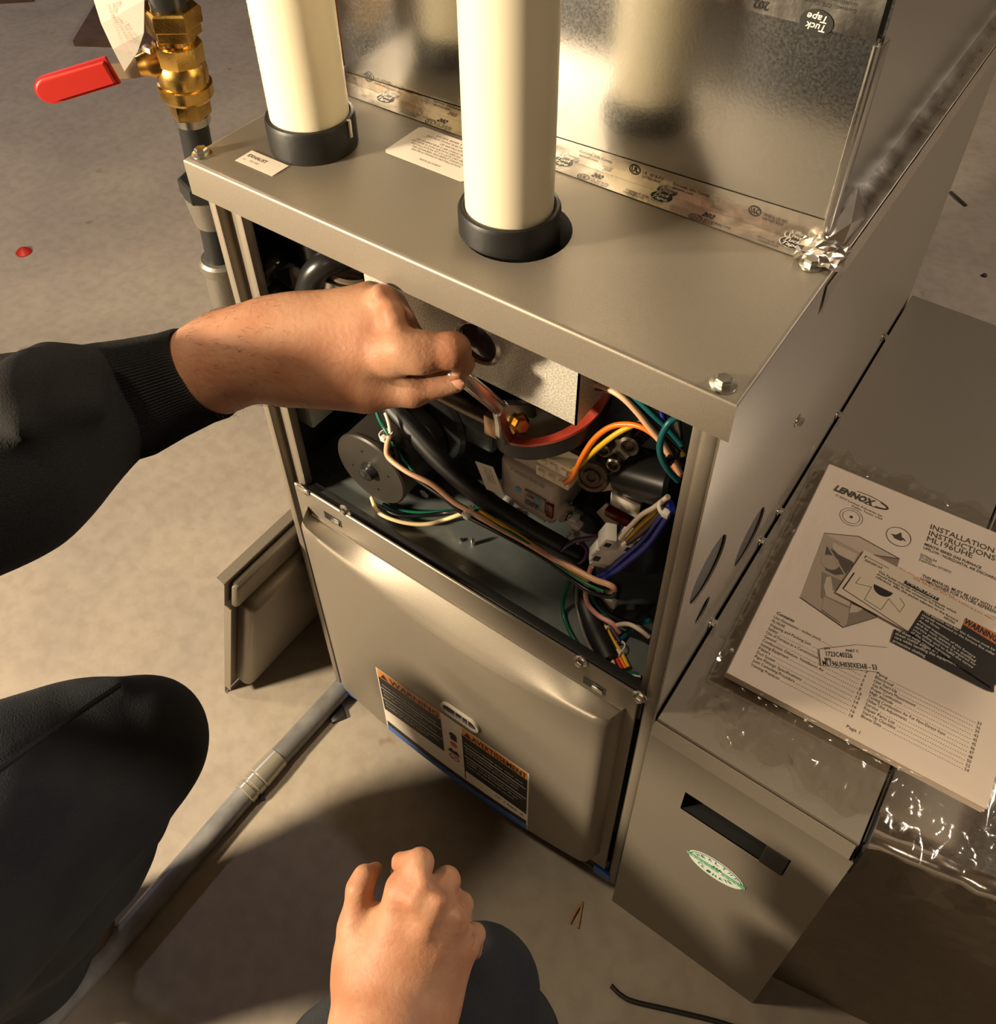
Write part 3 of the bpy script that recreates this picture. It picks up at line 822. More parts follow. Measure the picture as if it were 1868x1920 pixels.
# cast regulator, right of the valve
RC = Vector((0.3324,0.06,0.6352))
b = MB(); b.lathe(RC, (0.25, -1, 0.35), [(0, -0.02), (0.0150, -0.02), (0.0150, -0.002), (0.0135, 0.0), (0.0105, 0.0), (0.0100, -0.0015), (0.0075, -0.0015), (0.0070, 0.001), (0.004, 0.001), (0.003, -0.001), (0, -0.001)], 28)
b.build('regulator_cap', mat('worn_steel_casting', (0.22, 0.19, 0.15, 1), 0.3, 0.9, bump=0.3, bscale=120), FR)
CASTM = MATS['worn_steel_casting']
q1, q2, q3, q4, q5, q6 = (Vector(t) for t in ((0.3269,0.075,0.6458), (0.3425,0.075,0.674), (0.3585,0.075,0.6876), (0.3623,0.075,0.6762), (0.3543,0.072,0.6241), (0.3372,0.072,0.608)))
b = MB()
pl = [q1, q2, q3, q4, (q4 + q5) / 2 + Vector((-0.008, 0, 0)), q5, q6]
n_ = len(pl); V = [q_[:] for q_ in pl] + [(q_ + Vector((0.003, 0.020, 0))).to_tuple() for q_ in pl]
b.add(V, [tuple(range(n_)), tuple(range(n_, 2 * n_))[::-1]] + [(k, n_ + k, n_ + (k + 1) % n_, (k + 1) % n_) for k in range(n_)])
b.build('valve_casting', CASTM, FR, 20)
for (X, r) in (((0.3564,0.072,0.6796), 0.0085), ((0.3466,0.07,0.6527), 0.0060), ((0.3368,0.07,0.6634), 0.0055), ((0.3453,0.07,0.636), 0.0045)):
    X = Vector(X); b = MB(); b.lathe(X, (0.2, -1, 0.3), [(0, -0.014), (r, -0.014), (r, 0.003), (r * 0.7, 0.004), (r * 0.55, 0.003), (r * 0.5, 0.0005), (0, 0.0005)], 20)
    b.build('casting_boss', CASTM, FR)
b = MB(); b.cyl((0.3489,0.085,0.6322), (0.4015,0.08,0.6532), 0.0220, n=24, bev=0.003); b.build('solenoid_coil', BLACK, FR)
b = MB(); b.cyl((0.3473,0.078,0.6169), (0.3517,0.078,0.6447), 0.003, n=8); b.box(tuple(Vector((0.3642,0.065,0.6201)) - Vector((0.014, 0.004, 0.009))), tuple(Vector((0.3642,0.065,0.6201)) + Vector((0.014, 0.006, 0.009))), 0.002); b.build('steel_spacer', CHROME, FR)
f = ((0.3336,0.075,0.5736), (1, 0, 0), (0, 0, 1))
MB().plate(f, [(0, 0.002), (0.012, -0.008), (0.020, -0.006), (0.024, 0.012), (0.016, 0.020), (0.008, 0.020)], 0.0015).build('pale_bracket', mat('beige_metal', (0.50, 0.43, 0.34, 1), 0.4, 0.5), FR, 0)
# blower/condensate black body low right, behind wires
b = MB(); b.lathe((0.3126,0.1,0.5247), (0.1, -1, 0.15), [(0, -0.03), (0.020, -0.03), (0.022, -0.01), (0.018, 0.004), (0.012, 0.006), (0, 0.006)], 28)
b.lathe((0.3624,0.11,0.5396), (0, 0, 1), [(0, -0.03), (0.034, -0.03), (0.036, -0.025), (0.036, 0.04), (0, 0.04)], 32)
b.build('condensate_trap', BLACK, FR)
b = MB(); b.box(tuple(Vector((0.3559,0.07,0.5901)) - Vector((0.012, 0.004, 0.004))), tuple(Vector((0.3559,0.07,0.5901)) + Vector((0.012, 0.006, 0.005))), 0.002); b.build('red_plug', mat('dark_red_rubber', (0.12, 0.01, 0.008, 1), 0.4), FR)
# white nylon terminals under the valve
for X, s_ in (((0.2395,0.085,0.5), 0.9), ((0.2691,0.08,0.5212), 0.7), ((0.3075,0.075,0.545), 0.8)):
    X = Vector(X); b = MB()
    b.box(tuple(X - Vector((0.014, 0.005, 0.006)) * s_), tuple(X + Vector((0.010, 0.006, 0.008)) * s_), 0.0012)
    b.box(tuple(X + Vector((0.004, -0.008, -0.004)) * s_), tuple(X + Vector((0.017, 0.002, 0.004)) * s_), 0.001)
    b.build('spade_terminal', WHITEP, FR)
b = MB(); b.ribbon([(0.3038,0.075,0.5117), (0.3114,0.075,0.5316), (0.3188,0.07,0.5309), (0.3225,0.07,0.5231)], 0.010, 0.0016, (0.3, -1, 0.2)); b.build('white_clip', WHITEP, FR)
b = MB(); b.tube([(0.2143,0.09,0.4775), (0.2489,0.085,0.5054), (0.2834,0.08,0.5289)], 0.002, 6); b.build('wire', WHITEP, FR)
# loose screw tips on the deck
for X in ((0.2143,0.0494,0.46), (0.2021,0.0463,0.46), (0.37,0.0318,0.46)):
    b = MB(); hgt = 0.011 if X[0] != 0.2021 else 0.003
    b.lathe((X[0], X[1], DK), (0, 0, 1), [(0.0022, 0), (0.0022, hgt * 0.7), (0.0004, hgt), (0, hgt)], 10); b.build('screw_tip', STEEL, FR)
# cream plug connectors on the valve
for X in ((0.3091,0.045,0.6517), (0.3076,0.045,0.6367)):
    X = Vector(X); b = MB()
    b.box(tuple(X - Vector((0.017, 0.004, 0.007))), tuple(X + Vector((0.015, 0.012, 0.006))), 0.0012)
    for k in range(3): b.box(tuple(X + Vector((-0.014 + 0.010 * k, -0.0065, -0.003))), tuple(X + Vector((-0.008 + 0.010 * k, -0.003, 0.0035))), 0.0006)
    b.build('plug_connector', CREAMP, FR)
# white multi-pin connector on the harness
X = Vector((0.3614,0.05,0.5718)); dx = (Vector((0.3734,0.05,0.6064)) - Vector((0.3501,0.05,0.5389))).normalized(); dy = Vector((0.55, -0.5, 0.67)); dy = (dy - dx * dy.dot(dx)).normalized(); dz = dx.cross(dy)
MMx = Matrix((dx, dz, dy)).transposed().to_4x4(); MMx.translation = X
b = MB(); b.box((-0.018, -0.013, -0.006), (0.012, 0.013, 0.007), 0.0015, M=MMx); b.box((0.010, -0.015, -0.008), (0.030, -0.005, 0.008), 0.0015, M=MMx); b.box((0.010, 0.001, -0.008), (0.030, 0.015, 0.008), 0.0015, M=MMx)
b.box((-0.032, -0.008, -0.004), (-0.016, 0.008, 0.004), 0.002, M=MMx)
b.box((-0.004, -0.016, 0.0), (0.010, -0.012, 0.009), 0.001, M=MMx); b.box((-0.004, 0.012, 0.0), (0.010, 0.016, 0.009), 0.001, M=MMx)
wc_ = b.build('harness_connector', WHITEP, FR)
for a, c in ((0.021, -0.010), (0.021, 0.008), (-0.008, 0.009), (-0.008, -0.009)): MB().box((a - 0.003, c - 0.0025, 0.0068), (a + 0.003, c + 0.0025, 0.0086), M=MMx).build('connector_slot', INK, wc_)

# ---------------------------------------------------------------- wires
WC = {'pink': (225, 175, 140), 'beige': (215, 190, 145), 'black': (22, 22, 22), 'green': (12, 92, 72), 'yellow': (225, 180, 30), 'orange': (235, 120, 20),
      'blue': (22, 35, 130), 'white': (225, 205, 185), 'purple': (62, 28, 62), 'teal': (10, 85, 90), 'brown': (62, 42, 30), 'red': (190, 45, 25), 'grey': (110, 105, 100), 'rose': (225, 160, 150)}
r0 = 0.0021
WIRES = [
 ('pink', 0.0028, [(0.128,0.04,0.5744), (0.129,0.034,0.5673), (0.1333,0.03,0.5567), (0.1576,0.028,0.554), (0.1844,0.03,0.5532), (0.2081,0.032,0.5417), (0.2242,0.034,0.5382), (0.2555,0.036,0.5347), (0.2862,0.036,0.5362), (0.3117,0.036,0.5352), (0.3364,0.036,0.5376), (0.3565,0.036,0.5388), (0.371,0.036,0.5433), (0.3756,0.038,0.5378), (0.3698,0.041,0.5234), (0.3576,0.044,0.5141)]),
 ('black', 0.0022, [(0.1328,0.04,0.5617), (0.1422,0.036,0.5495), (0.162,0.036,0.5378), (0.1924,0.036,0.5325), (0.2181,0.037,0.5232), (0.2585,0.038,0.5241), (0.3022,0.038,0.525), (0.3322,0.038,0.5167), (0.3535,0.037,0.5162), (0.3715,0.036,0.5258), (0.3777,0.036,0.5345), (0.3754,0.038,0.536)]),
 ('green', 0.0018, [(0.0994,0.055,0.5757), (0.1077,0.05,0.5732), (0.1182,0.045,0.5721), (0.1303,0.042,0.5631), (0.141,0.04,0.5498), (0.1566,0.038,0.5422)]),
 ('white', 0.0018, [(0.111,0.055,0.5827), (0.1189,0.05,0.5777), (0.1245,0.045,0.5712)]),
 ('yellow', 0.0018, [(0.2313,0.04,0.5369), (0.2497,0.038,0.5401), (0.2811,0.037,0.5386), (0.3069,0.037,0.5342), (0.332,0.037,0.5318), (0.35,0.038,0.529)]),
 ('green', 0.0018, [(0.2347,0.04,0.534), (0.2688,0.036,0.539), (0.3033,0.036,0.5349), (0.3287,0.036,0.5286), (0.3493,0.036,0.5263), (0.3672,0.036,0.5297)]),
 ('beige', 0.0022, [(0.0979,0.0321,0.468), (0.1153,0.0215,0.47), (0.1322,0.0217,0.47), (0.1515,0.0295,0.468), (0.168,0.0409,0.468), (0.182,0.0558,0.472), (0.2216,0.036,0.5339)]),
 ('green', 0.0020, [(0.1107,0.0345,0.464), (0.1307,0.0385,0.464), (0.1524,0.0504,0.464), (0.1739,0.066,0.466), (0.1973,0.089,0.466)]),
 ('black', 0.0020, [(0.1105,0.0284,0.468), (0.1332,0.0297,0.468), (0.1535,0.043,0.468), (0.1778,0.0613,0.472), (0.2208,0.037,0.5334)]),
 ('purple', 0.0022, [(0.3111,0.055,0.5111), (0.3152,0.052,0.532), (0.3287,0.05,0.5571), (0.3501,0.05,0.579)]),
 ('purple', 0.0020, [(0.331,0.055,0.5517), (0.3393,0.052,0.5471), (0.3356,0.052,0.5304), (0.3259,0.055,0.5141)]),
 ('blue', 0.0026, [(0.4079,0.045,0.6724), (0.4004,0.045,0.6458), (0.3891,0.048,0.6075), (0.3758,0.048,0.5745), (0.3639,0.046,0.5464), (0.3517,0.046,0.5221)]),
 ('blue', 0.0026, [(0.4115,0.04,0.6743), (0.406,0.04,0.6494), (0.3969,0.042,0.6153), (0.3816,0.044,0.5769), (0.3688,0.044,0.5486), (0.3567,0.044,0.5259)]),
 ('white', 0.0022, [(0.4043,0.046,0.677), (0.395,0.046,0.6569), (0.3864,0.046,0.6417), (0.3784,0.045,0.6212), (0.3709,0.046,0.5981)]),
 ('yellow', 0.0022, [(0.4,0.05,0.6551), (0.3902,0.05,0.6352), (0.3826,0.048,0.6172), (0.3755,0.048,0.5967)]),
 ('brown', 0.0026, [(0.4042,0.046,0.665), (0.3942,0.046,0.6349), (0.3843,0.046,0.6114), (0.3742,0.048,0.5902)]),
 ('white', 0.0020, [(0.3952,0.05,0.6075), (0.3769,0.05,0.5702), (0.3621,0.05,0.54), (0.3518,0.05,0.5157)]),
 ('green', 0.0020, [(0.3285,0.045,0.5031), (0.3253,0.04,0.4788), (0.3311,0.0318,0.4645), (0.348,0.0186,0.4645), (0.3653,0.0113,0.4645), (0.382,0.0093,0.4645), (0.3989,0.0117,0.4645), (0.4177,0.0193,0.4645)]),
 ('white', 0.0018, [(0.3806,0.0082,0.4645), (0.394,0.0097,0.4645), (0.4084,0.0128,0.4645), (0.4196,0.0177,0.4645)]),
 ('black', 0.0020, [(0.3734,0.0098,0.4645), (0.3914,0.0072,0.4645), (0.4064,0.0092,0.4645), (0.4199,0.0163,0.4645)]),
 ('grey', 0.0020, [(0.3332,0.05,0.4962), (0.3365,0.046,0.4711), (0.3512,0.0308,0.4645), (0.3658,0.0189,0.4645), (0.3788,0.0112,0.4645)]),
 ('rose', 0.0025, [(0.3456,0.05,0.532), (0.3444,0.046,0.5079), (0.3482,0.044,0.4845), (0.3606,0.044,0.4742), (0.3752,0.044,0.4745), (0.3825,0.0456,0.4645)]),
 ('white', 0.0022, [(0.3775,0.046,0.4706), (0.3904,0.044,0.4881), (0.4023,0.044,0.4896), (0.4103,0.046,0.4832)]),
 ('teal', 0.0022, [(0.4043,0.06,0.4862), (0.396,0.056,0.477), (0.3896,0.0514,0.4645), (0.3875,0.0394,0.4645)]),
 ('black', 0.0022, [(0.4103,0.05,0.4816), (0.3995,0.05,0.4846), (0.3858,0.05,0.4798), (0.3695,0.05,0.4762), (0.3558,0.05,0.4902)]),
 ('green', 0.0020, [(0.345,0.05,0.4936), (0.3545,0.05,0.4791), (0.3678,0.05,0.4712), (0.3784,0.0473,0.4645)]),
 ('orange', 0.0022, [(0.3633,0.0442,0.4645), (0.3803,0.0314,0.4645), (0.3933,0.0249,0.4645), (0.4051,0.0179,0.4645)]),
 ('yellow', 0.0022, [(0.365,0.0467,0.4645), (0.381,0.0356,0.4645), (0.3946,0.0282,0.4645), (0.4063,0.0199,0.4645)]),
 ('red', 0.0022, [(0.3768,0.0338,0.4645), (0.3894,0.0246,0.4645), (0.403,0.0153,0.4645)]),
 ('white', 0.0020, [(0.385,0.0251,0.4645), (0.3901,0.0192,0.4645), (0.3959,0.0134,0.4645)]),
 ('purple', 0.0024, [(0.3442,0.055,0.493), (0.3544,0.055,0.469), (0.3729,0.0459,0.4645), (0.3884,0.0371,0.4645)]),
 ('orange', 0.0023, [(0.3198,0.04,0.6399), (0.3273,0.038,0.6546), (0.3334,0.04,0.6808), (0.339,0.046,0.6993), (0.3483,0.05,0.7143), (0.3596,0.052,0.7232), (0.372,0.052,0.7282), (0.383,0.052,0.7267), (0.391,0.052,0.7206), (0.3983,0.052,0.71), (0.408,0.052,0.6965)]),
 ('yellow', 0.0023, [(0.3183,0.044,0.6479), (0.3279,0.042,0.6619), (0.3387,0.044,0.684), (0.3525,0.048,0.7086), (0.363,0.054,0.7208), (0.3713,0.058,0.7259), (0.3833,0.058,0.7277), (0.3946,0.058,0.7237), (0.4063,0.056,0.7147)]),
 ('pink', 0.0025, [(0.3153,0.06,0.7321), (0.3309,0.054,0.7462), (0.3451,0.05,0.753), (0.3584,0.048,0.7528), (0.3699,0.048,0.7455), (0.3804,0.048,0.7365), (0.391,0.048,0.7275), (0.4008,0.048,0.7163), (0.4095,0.048,0.7049)]),
 ('brown', 0.0025, [(0.3144,0.062,0.7268), (0.3325,0.056,0.7421), (0.3515,0.052,0.7502), (0.3641,0.052,0.7454), (0.3769,0.052,0.7378), (0.3916,0.052,0.725), (0.4076,0.052,0.7079)]),
 ('black', 0.0025, [(0.3204,0.06,0.7534), (0.338,0.056,0.7513), (0.3543,0.056,0.7485), (0.372,0.056,0.7406), (0.3889,0.056,0.7292), (0.4044,0.056,0.7199)]),
 ('teal', 0.0024, [(0.3451,0.056,0.7583), (0.3546,0.054,0.7564), (0.3669,0.052,0.7531), (0.3795,0.052,0.7463), (0.3913,0.054,0.7372), (0.4037,0.056,0.7251)]),
 ('teal', 0.0025, [(0.4004,0.05,0.7584), (0.3956,0.044,0.7534), (0.3937,0.04,0.7405), (0.3957,0.038,0.728), (0.4024,0.038,0.7165), (0.4108,0.042,0.7043)]),
 ('blue', 0.0025, [(0.3793,0.07,0.7375), (0.3838,0.066,0.728), (0.3945,0.062,0.7176)]),
 ('white', 0.0020, [(0.3852,0.07,0.7379), (0.3926,0.066,0.7335), (0.3985,0.062,0.7234)]),
 ('black', 0.0020, [(0.3898,0.07,0.7391), (0.3952,0.066,0.7319), (0.4002,0.062,0.7213)]),
]
for nm, r, pts in WIRES:
    MB().tube(pts, r, 7, 5).build('wire', wire_mat(nm, WC[nm]), FR, 60, nm + ' insulated wire')
# thick black drain hose across the opening and down the right
b = MB(); b.tube([(0.0907,0.075,0.5726), (0.1277,0.066,0.5664), (0.1666,0.058,0.5546), (0.1997,0.054,0.546), (0.2306,0.052,0.5397), (0.2487,0.052,0.5361), (0.2785,0.054,0.5294), (0.3087,0.058,0.5228), (0.3289,0.06,0.5184), (0.3355,0.06,0.4986), (0.3374,0.056,0.4724), (0.3537,0.0425,0.4645), (0.3727,0.0285,0.4645), (0.39,0.0167,0.4645)], 0.0096, 14, 6)
b.build('drain_hose', RUBBER, FR, 60)
# cable ties
for X, ax_ in (((0.2224,0.035,0.5356), (0.7, 0, -0.6)), ((0.1206,0.043,0.5694), (0.3, 0, -1)), ((0.3669,0.0452,0.4645), (0.4, 0, -0.8)), ((0.3894,0.0317,0.4645), (0.4, 0, -0.8)), ((0.4054,0.043,0.6678), (-0.5, 0, -0.8)), ((0.3985,0.05,0.7169), (0.5, 0, -0.8))):
    b = MB(); b.lathe(X, ax_, [(0.0062, -0.0016), (0.0072, -0.0016), (0.0072, 0.0016), (0.0062, 0.0016)], 18, closed=True)
    v = Vector(X) + Vector((0.003, -0.0065, 0.002)); b.box(tuple(v - Vector((0.0028,) * 3)), tuple(v + Vector((0.0028,) * 3)), 0.0008)
    b.build('cable_tie', WHITEP if ax_[0] != 0.5 else BLACK, FR)
X = Vector((0.3636,0.06,0.4775))
b = MB(); b.box(tuple(X - Vector((0.009, 0.003, 0.004))), tuple(X + Vector((0.006, 0.003, 0.006))), 0.001); b.box(tuple(X - Vector((0.004, 0.003, 0.018))), tuple(X + Vector((0.003, 0.003, -0.002))), 0.001); b.build('white_clip', WHITEP, FR)

# ---------------------------------------------------------------- vent pipes
def vent(x, y, zb, top, lab, name, boot):
    t = thing(name, lab, 'pipe', (x, y, zb))
    MB().lathe((x, y, zb), (0, 0, 1), [(0.0302, 0.0), (0.0302, top - zb), (0.026, top - zb), (0.026, 0.0)], 48, closed=True).build('pipe', PVC, t)
    r = boot[0]
    MB().lathe((x, y, boot[1]), (0, 0, 1), [(r, 0), (r + 0.0002, boot[2] - 0.003), (r - 0.001, boot[2] - 0.0005), (r - 0.003, boot[2]), (0.0303, boot[2] - 0.002), (0.0303, 0.0)], 48, closed=True).build('rubber_collar', RUBBER, t)
    return t


v1 = vent(P1[0], P1[1], H + 0.0005, 1.85, 'cream white plastic vent pipe at the cabinet left corner, black collar flat on the top', 'vent_pipe', (0.0345, H + 0.0004, 0.0265))
v2 = vent(P2[0], P2[1], H - 0.012, 1.90, 'cream white plastic vent pipe rising through a round hole mid cabinet top', 'vent_pipe', (0.0352, H - 0.014, 0.0340))
# faint blue line of print up the left pipe (letters wrapped round the pipe)
Vt, Ft = text_geo('PVC SCHEDULE 40 SYSTEM 636 FGV 2 IN VENT', 0.0, 0.0)
sc_ = 0.0085; V = []
th0 = math.radians(243)
for x, y in Vt:
    th = th0 - (y * sc_) / 0.0302
    V.append((P1[0] + 0.03045 * math.cos(th), P1[1] + 0.03045 * math.sin(th), H + 0.035 + x * sc_ * 1.25))
MB().add(V, Ft).build('print', mat('faded_blue_ink', (0.22, 0.27, 0.45, 1), 0.5), v1, 0, 'faded blue lettering running up the pipe')
b = MB(); b.lathe((P1[0] + 0.0349, P1[1] + 0.006, H + 0.014), (0, 0, 1), [(0, 0), (0.0018, 0), (0.0018, 0.014), (0, 0.014)], 10); b.build('clamp_tab', STEEL, v1)

# ---------------------------------------------------------------- supply plenum
PX0, PX1, PYF, PZ1 = 0.0135, 0.4370, 0.158, 1.62
pl_ = thing('supply_plenum', 'shiny galvanised sheet metal plenum taped to the back of the cabinet top', 'duct', (0.225, 0.42, H))
b = MB(); b.box((PX0, PYF, H + 0.0005), (PX1, PYF + 0.0012, 0.9945)); b.build('front_panel', GALV, pl_, 0)
b = MB(); b.box((PX0, PYF + 0.0022, 0.990), (PX1 + 0.002, PYF + 0.0034, PZ1)); b.build('upper_front_panel', GALV, pl_, 0)
b = MB(); b.box((PX1 - 0.0012, PYF + 0.0035, H + 0.0005), (PX1, DP - 0.02, PZ1)); b.build('right_panel', GALV, pl_, 0)
b = MB(); b.box((PX0, PYF + 0.0035, H + 0.0005), (PX0 + 0.0012, DP - 0.02, PZ1)); b.build('left_panel', GALV, pl_, 0)
b = MB(); b.box((PX0, DP - 0.022, H + 0.0005), (PX1, DP - 0.0205, PZ1)); b.build('rear_panel', GALV, pl_, 0)
b = MB(); b.cyl((PX1 - 0.001, PYF + 0.001, H + 0.001), (PX1 - 0.001, PYF + 0.001, 0.99), 0.0022, n=10); b.box((PX1 - 0.0005, PYF + 0.002, H + 0.002), (PX1 + 0.0024, PYF + 0.016, 0.99), 0.001)
b.build('corner_seam', GALV, pl_)


def wrinkled(fr, poly_uv, nu, nv, amp, seed, thick=0.0):
    # fr quad grid; poly_uv: function (s,t)->(a,b,c)
    rng = np.random.RandomState(seed); ph = rng.rand(8) * 6.28; fq = 40 + 90 * rng.rand(8)
    b = MB(); V = []; F = []
    for i in range(nu + 1):
        for j in range(nv + 1):
            a, c, d = poly_uv(i / nu, j / nv)
            wv = amp * sum(math.sin(fq[k] * a * (0.4 if k % 2 else 1.3) + fq[(k + 3) % 8] * 2.2 * c + ph[k]) for k in range(8)) / 3.5
            V.append(b._p(fr, a, c, d + abs(wv)))
    for i in range(nu):
        for j in range(nv): F.append((i * (nv + 1) + j, (i + 1) * (nv + 1) + j, (i + 1) * (nv + 1) + j + 1, i * (nv + 1) + j + 1))
    return b.add(V, F)


def tape_print(b, fr, a0, a1, bl, hgt, seed=0, flip=False):
    # one repeat every 0.115 m along a
    rows = [('logo', 0.012), ('city', 0.040), ('202', 0.066), ('ul', 0.086)]


TFX = ((0, 0.1395, H + 0.0006), (1, 0, 0), (0, 1, 0))      # lying on the cap, b = y from 0.1395
b = wrinkled(TFX, lambda s, t: (0.010 + 0.4335 * s, 0.0183 * t, 0.0001), 120, 4, 0.00003, 3)
tp = b.build('foil_tape', FOIL, pl_, 60, 'crinkled foil tape along the foot of the plenum')
TFZ = ((0, PYF - 0.0006, H), (1, 0, 0), (0, 0, 1))
tzt = lambda a: 0.0085 + 0.014 * (a / 0.44)
b = wrinkled(TFZ, lambda s, t: (PX0 - 0.003 + 0.426 * s, 0.0008 + tzt(0.42 * s) * t, 0.0002 + 0.0002 * (1 - t)), 120, 6, 0.00005, 5)
tp2 = b.build('foil_tape', FOIL, pl_, 60, 'crinkled foil tape turned up the plenum front')
bk = MB(); wh = MB(); TP = ((0, 0.1395, H + 0.0008), (1, 0, 0), (0, 1, 0))
for a in (0.0615, 0.2370, 0.3205, 0.4190):
    wh.ell(TP, a, 0.0130, 0.0088, 0.0068, 0.0000); bk.ell(TP, a, 0.0130, 0.0082, 0.0062, 0.0002)
for a in (0.2370, 0.3205, 0.0615, 0.4190):
    wh.text(TP, 'Tuck', (a - 0.0060, 0.0133), 0.0115, 0.0038, bold=0.02, shear=0.25, c=0.0005); wh.text(TP, 'Tape', (a - 0.0060, 0.0085), 0.0118, 0.0038, bold=0.02, shear=0.25, c=0.0005)
for a in (0.2090, 0.2945, 0.3970, 0.0850):
    bk.text(TP, 'Cornwall, ON, Canada', (a, 0.0062), 0.0300, 0.0022, c=0.0003); bk.text(TP, 'cantech.com', (a, 0.0030), 0.0165, 0.0022, c=0.0003)
for a in (0.2640, 0.3540, 0.1190): bk.text(TP, '202', (a, 0.0085), 0.0090, 0.0048, bold=0.02, shear=0.2, c=0.0003)
for a, s_ in ((0.2605, 'UL'), (0.3520, 'ULC'), (0.1165, 'UL')):
    bk.ring(TP, a, 0.0038, 0.0050, 0.0036, 0.0006, 0.0003); bk.text(TP, s_, (a - 0.0028, 0.0022), 0.0056, 0.0034, bold=0.01, c=0.0003, shear=0.1)
    bk.text(TP, 'UL 181B-FX' if s_ == 'UL' else 'GENERAL USE', (a + 0.0062, 0.0038), 0.0150 if s_ == 'UL' else 0.0200, 0.0021, c=0.0003); bk.text(TP, 'LISTED 86SY' if s_ == 'UL' else '86SY', (a + 0.0065, 0.0008), 0.0150 if s_ == 'UL' else 0.0075, 0.0021, c=0.0003)
TP2 = ((0, PYF - 0.0012, H), (1, 0, 0), (0, 0, 1))
for a, s_ in ((0.2950, 'UL'), (0.3880, 'ULC'), (0.040, 'UL')):
    bk.ring(TP2, a, 0.0120, 0.0046, 0.0040, 0.0007, 0.0002); bk.text(TP2, s_, (a - 0.0028, 0.0102), 0.0058, 0.0040, bold=0.02, c=0.0002)
    bk.text(TP2, 'UL 181B-FX' if s_ == 'UL' else 'GENERAL USE 86SY', (a + 0.0065, 0.0110), 0.0170, 0.0022, c=0.0002); bk.text(TP2, 'LISTED 86SY', (a + 0.0065, 0.0080), 0.0150, 0.0020, c=0.0002)
for a in (0.3260, 0.2480, 0.0600, 0.1100): bk.text(TP2, 'Cornwall, ON, Canada', (a, 0.0105), 0.0280, 0.0020, c=0.0002); bk.text(TP2, 'cantech.com', (a, 0.0075), 0.0160, 0.0020, c=0.0002)
bk.build('print', INK, tp, 0); wh.build('print', WHITEI, tp, 0, 'white lettering and oval rims on the tape')
# upper tape on the seam, printed upside down
TU = ((0.436, PYF - 0.0006, 1.030), (-1, 0, 0), (0, 0, -1))
b = wrinkled(((0, PYF - 0.0004, 0.9925), (1, 0, 0), (0, 0, 1)), lambda s, t: (PX0 + 0.4215 * s, 0.050 * t, 0.0003), 100, 8, 0.00014, 8)
tu = b.build('foil_tape', FOIL, pl_, 60, 'foil tape across the upper plenum seam')
bk = MB(); wh = MB(); TU = ((0.436, PYF - 0.0012, 1.030), (-1, 0, 0), (0, 0, -1))
for k in range(4):
    o_ = 0.0360 + 0.0910 * k
    bk.ell(TU, o_, 0.0345, 0.0100, 0.0075, 0.0002); wh.text(TU, 'Tuck', (o_ - 0.006, 0.0350), 0.0120, 0.0042, bold=0.02, shear=0.25, c=0.0005); wh.text(TU, 'Tape', (o_ - 0.006, 0.0298), 0.0120, 0.0042, bold=0.02, shear=0.25, c=0.0005)
    bk.text(TU, 'Cornwall, ON, Canada', (o_ - 0.020, 0.0225), 0.0310, 0.0024, c=0.0003); bk.text(TU, 'cantech.com', (o_ - 0.020, 0.0190), 0.0170, 0.0024, c=0.0003)
    bk.text(TU, '202', (o_ + 0.030, 0.0300), 0.0095, 0.0052, bold=0.02, c=0.0003)
    bk.text(TU, 'UL LISTED 86SY', (o_ + 0.045, 0.0225), 0.022, 0.0026, c=0.0003)
bk.build('print', INK, tu, 0); wh.build('print', WHITEI, tu, 0, 'white lettering on the tape')
# right hand tape along the cap edge, and the crumpled corner
TR = ((PX1, PYF, H + 0.0008), (0, 1, 0), (-1, 0, 0))
b = wrinkled(((PX1 - 0.001, 0.150, H + 0.0008), (0, 1, 0), (-1, 0, 0)), lambda s, t: (0.520 * s, -0.0165 * t, 0.0004 + 0.007 * (1 - t) ** 2), 90, 5, 0.0002, 11)
tr_ = b.build('foil_tape', FOIL, pl_, 60, 'foil tape along the right edge of the cabinet top')
b = wrinkled(((W + 0.0074, 0.150, H), (0, 1, 0), (0, 0, 1)), lambda s, t: (0.52 * s, -0.022 + 0.0215 * t, 0.0), 60, 4, 0.0003, 12)
b.build('foil_tape', FOIL, pl_, 60, 'foil tape folded down over the right edge')
bk = MB(); TRP = ((W + 0.0052, 0.150, H + 0.0022), (0, 1, 0), (-1, 0, 0))
for k in range(9):
    y = 0.018 + 0.058 * k
    bk.ring(TRP, y, 0.0085, 0.0052, 0.0034, 0.0007, 0.0006); bk.text(TRP, 'UL', (y - 0.003, 0.0070), 0.006, 0.0032, c=0.0006)
    bk.text(TRP, 'UL 181B-FX', (y + 0.007, 0.0095), 0.0150, 0.0022, c=0.0006); bk.text(TRP, 'LISTED 86SY', (y + 0.007, 0.0060), 0.0150, 0.0022, c=0.0006)
    bk.text(TRP, 'Cornwall, ON, Canada', (y + 0.026, 0.0095), 0.0260, 0.0022, c=0.0006); bk.text(TRP, 'cantech.com', (y + 0.026, 0.0060), 0.0150, 0.0022, c=0.0006)
bk.build('print', INK, tr_, 0)
rng = np.random.RandomState(2)
b = MB(); V = []; F = []
cx_, cy_ = 0.441, 0.1485
for i in range(11):
    for j in range(9):
        a = -0.016 + 0.032 * i / 10; c = -0.013 + 0.026 * j / 8
        V.append((cx_ + a + rng.randn() * 0.0006, cy_ + c + rng.randn() * 0.0006, H + 0.0022 + 0.0075 * math.exp(-((a + 0.001) ** 2 + (c - 0.010) ** 2) / 0.00018) + abs(rng.randn()) * 0.0014))
for i in range(10):
    for j in range(8): F.append((i * 9 + j, (i + 1) * 9 + j, (i + 1) * 9 + j + 1, i * 9 + j + 1))
b.add(V, F).build('crumpled_foil', FOIL, pl_, 0, 'crumpled foil tape at the right front corner')
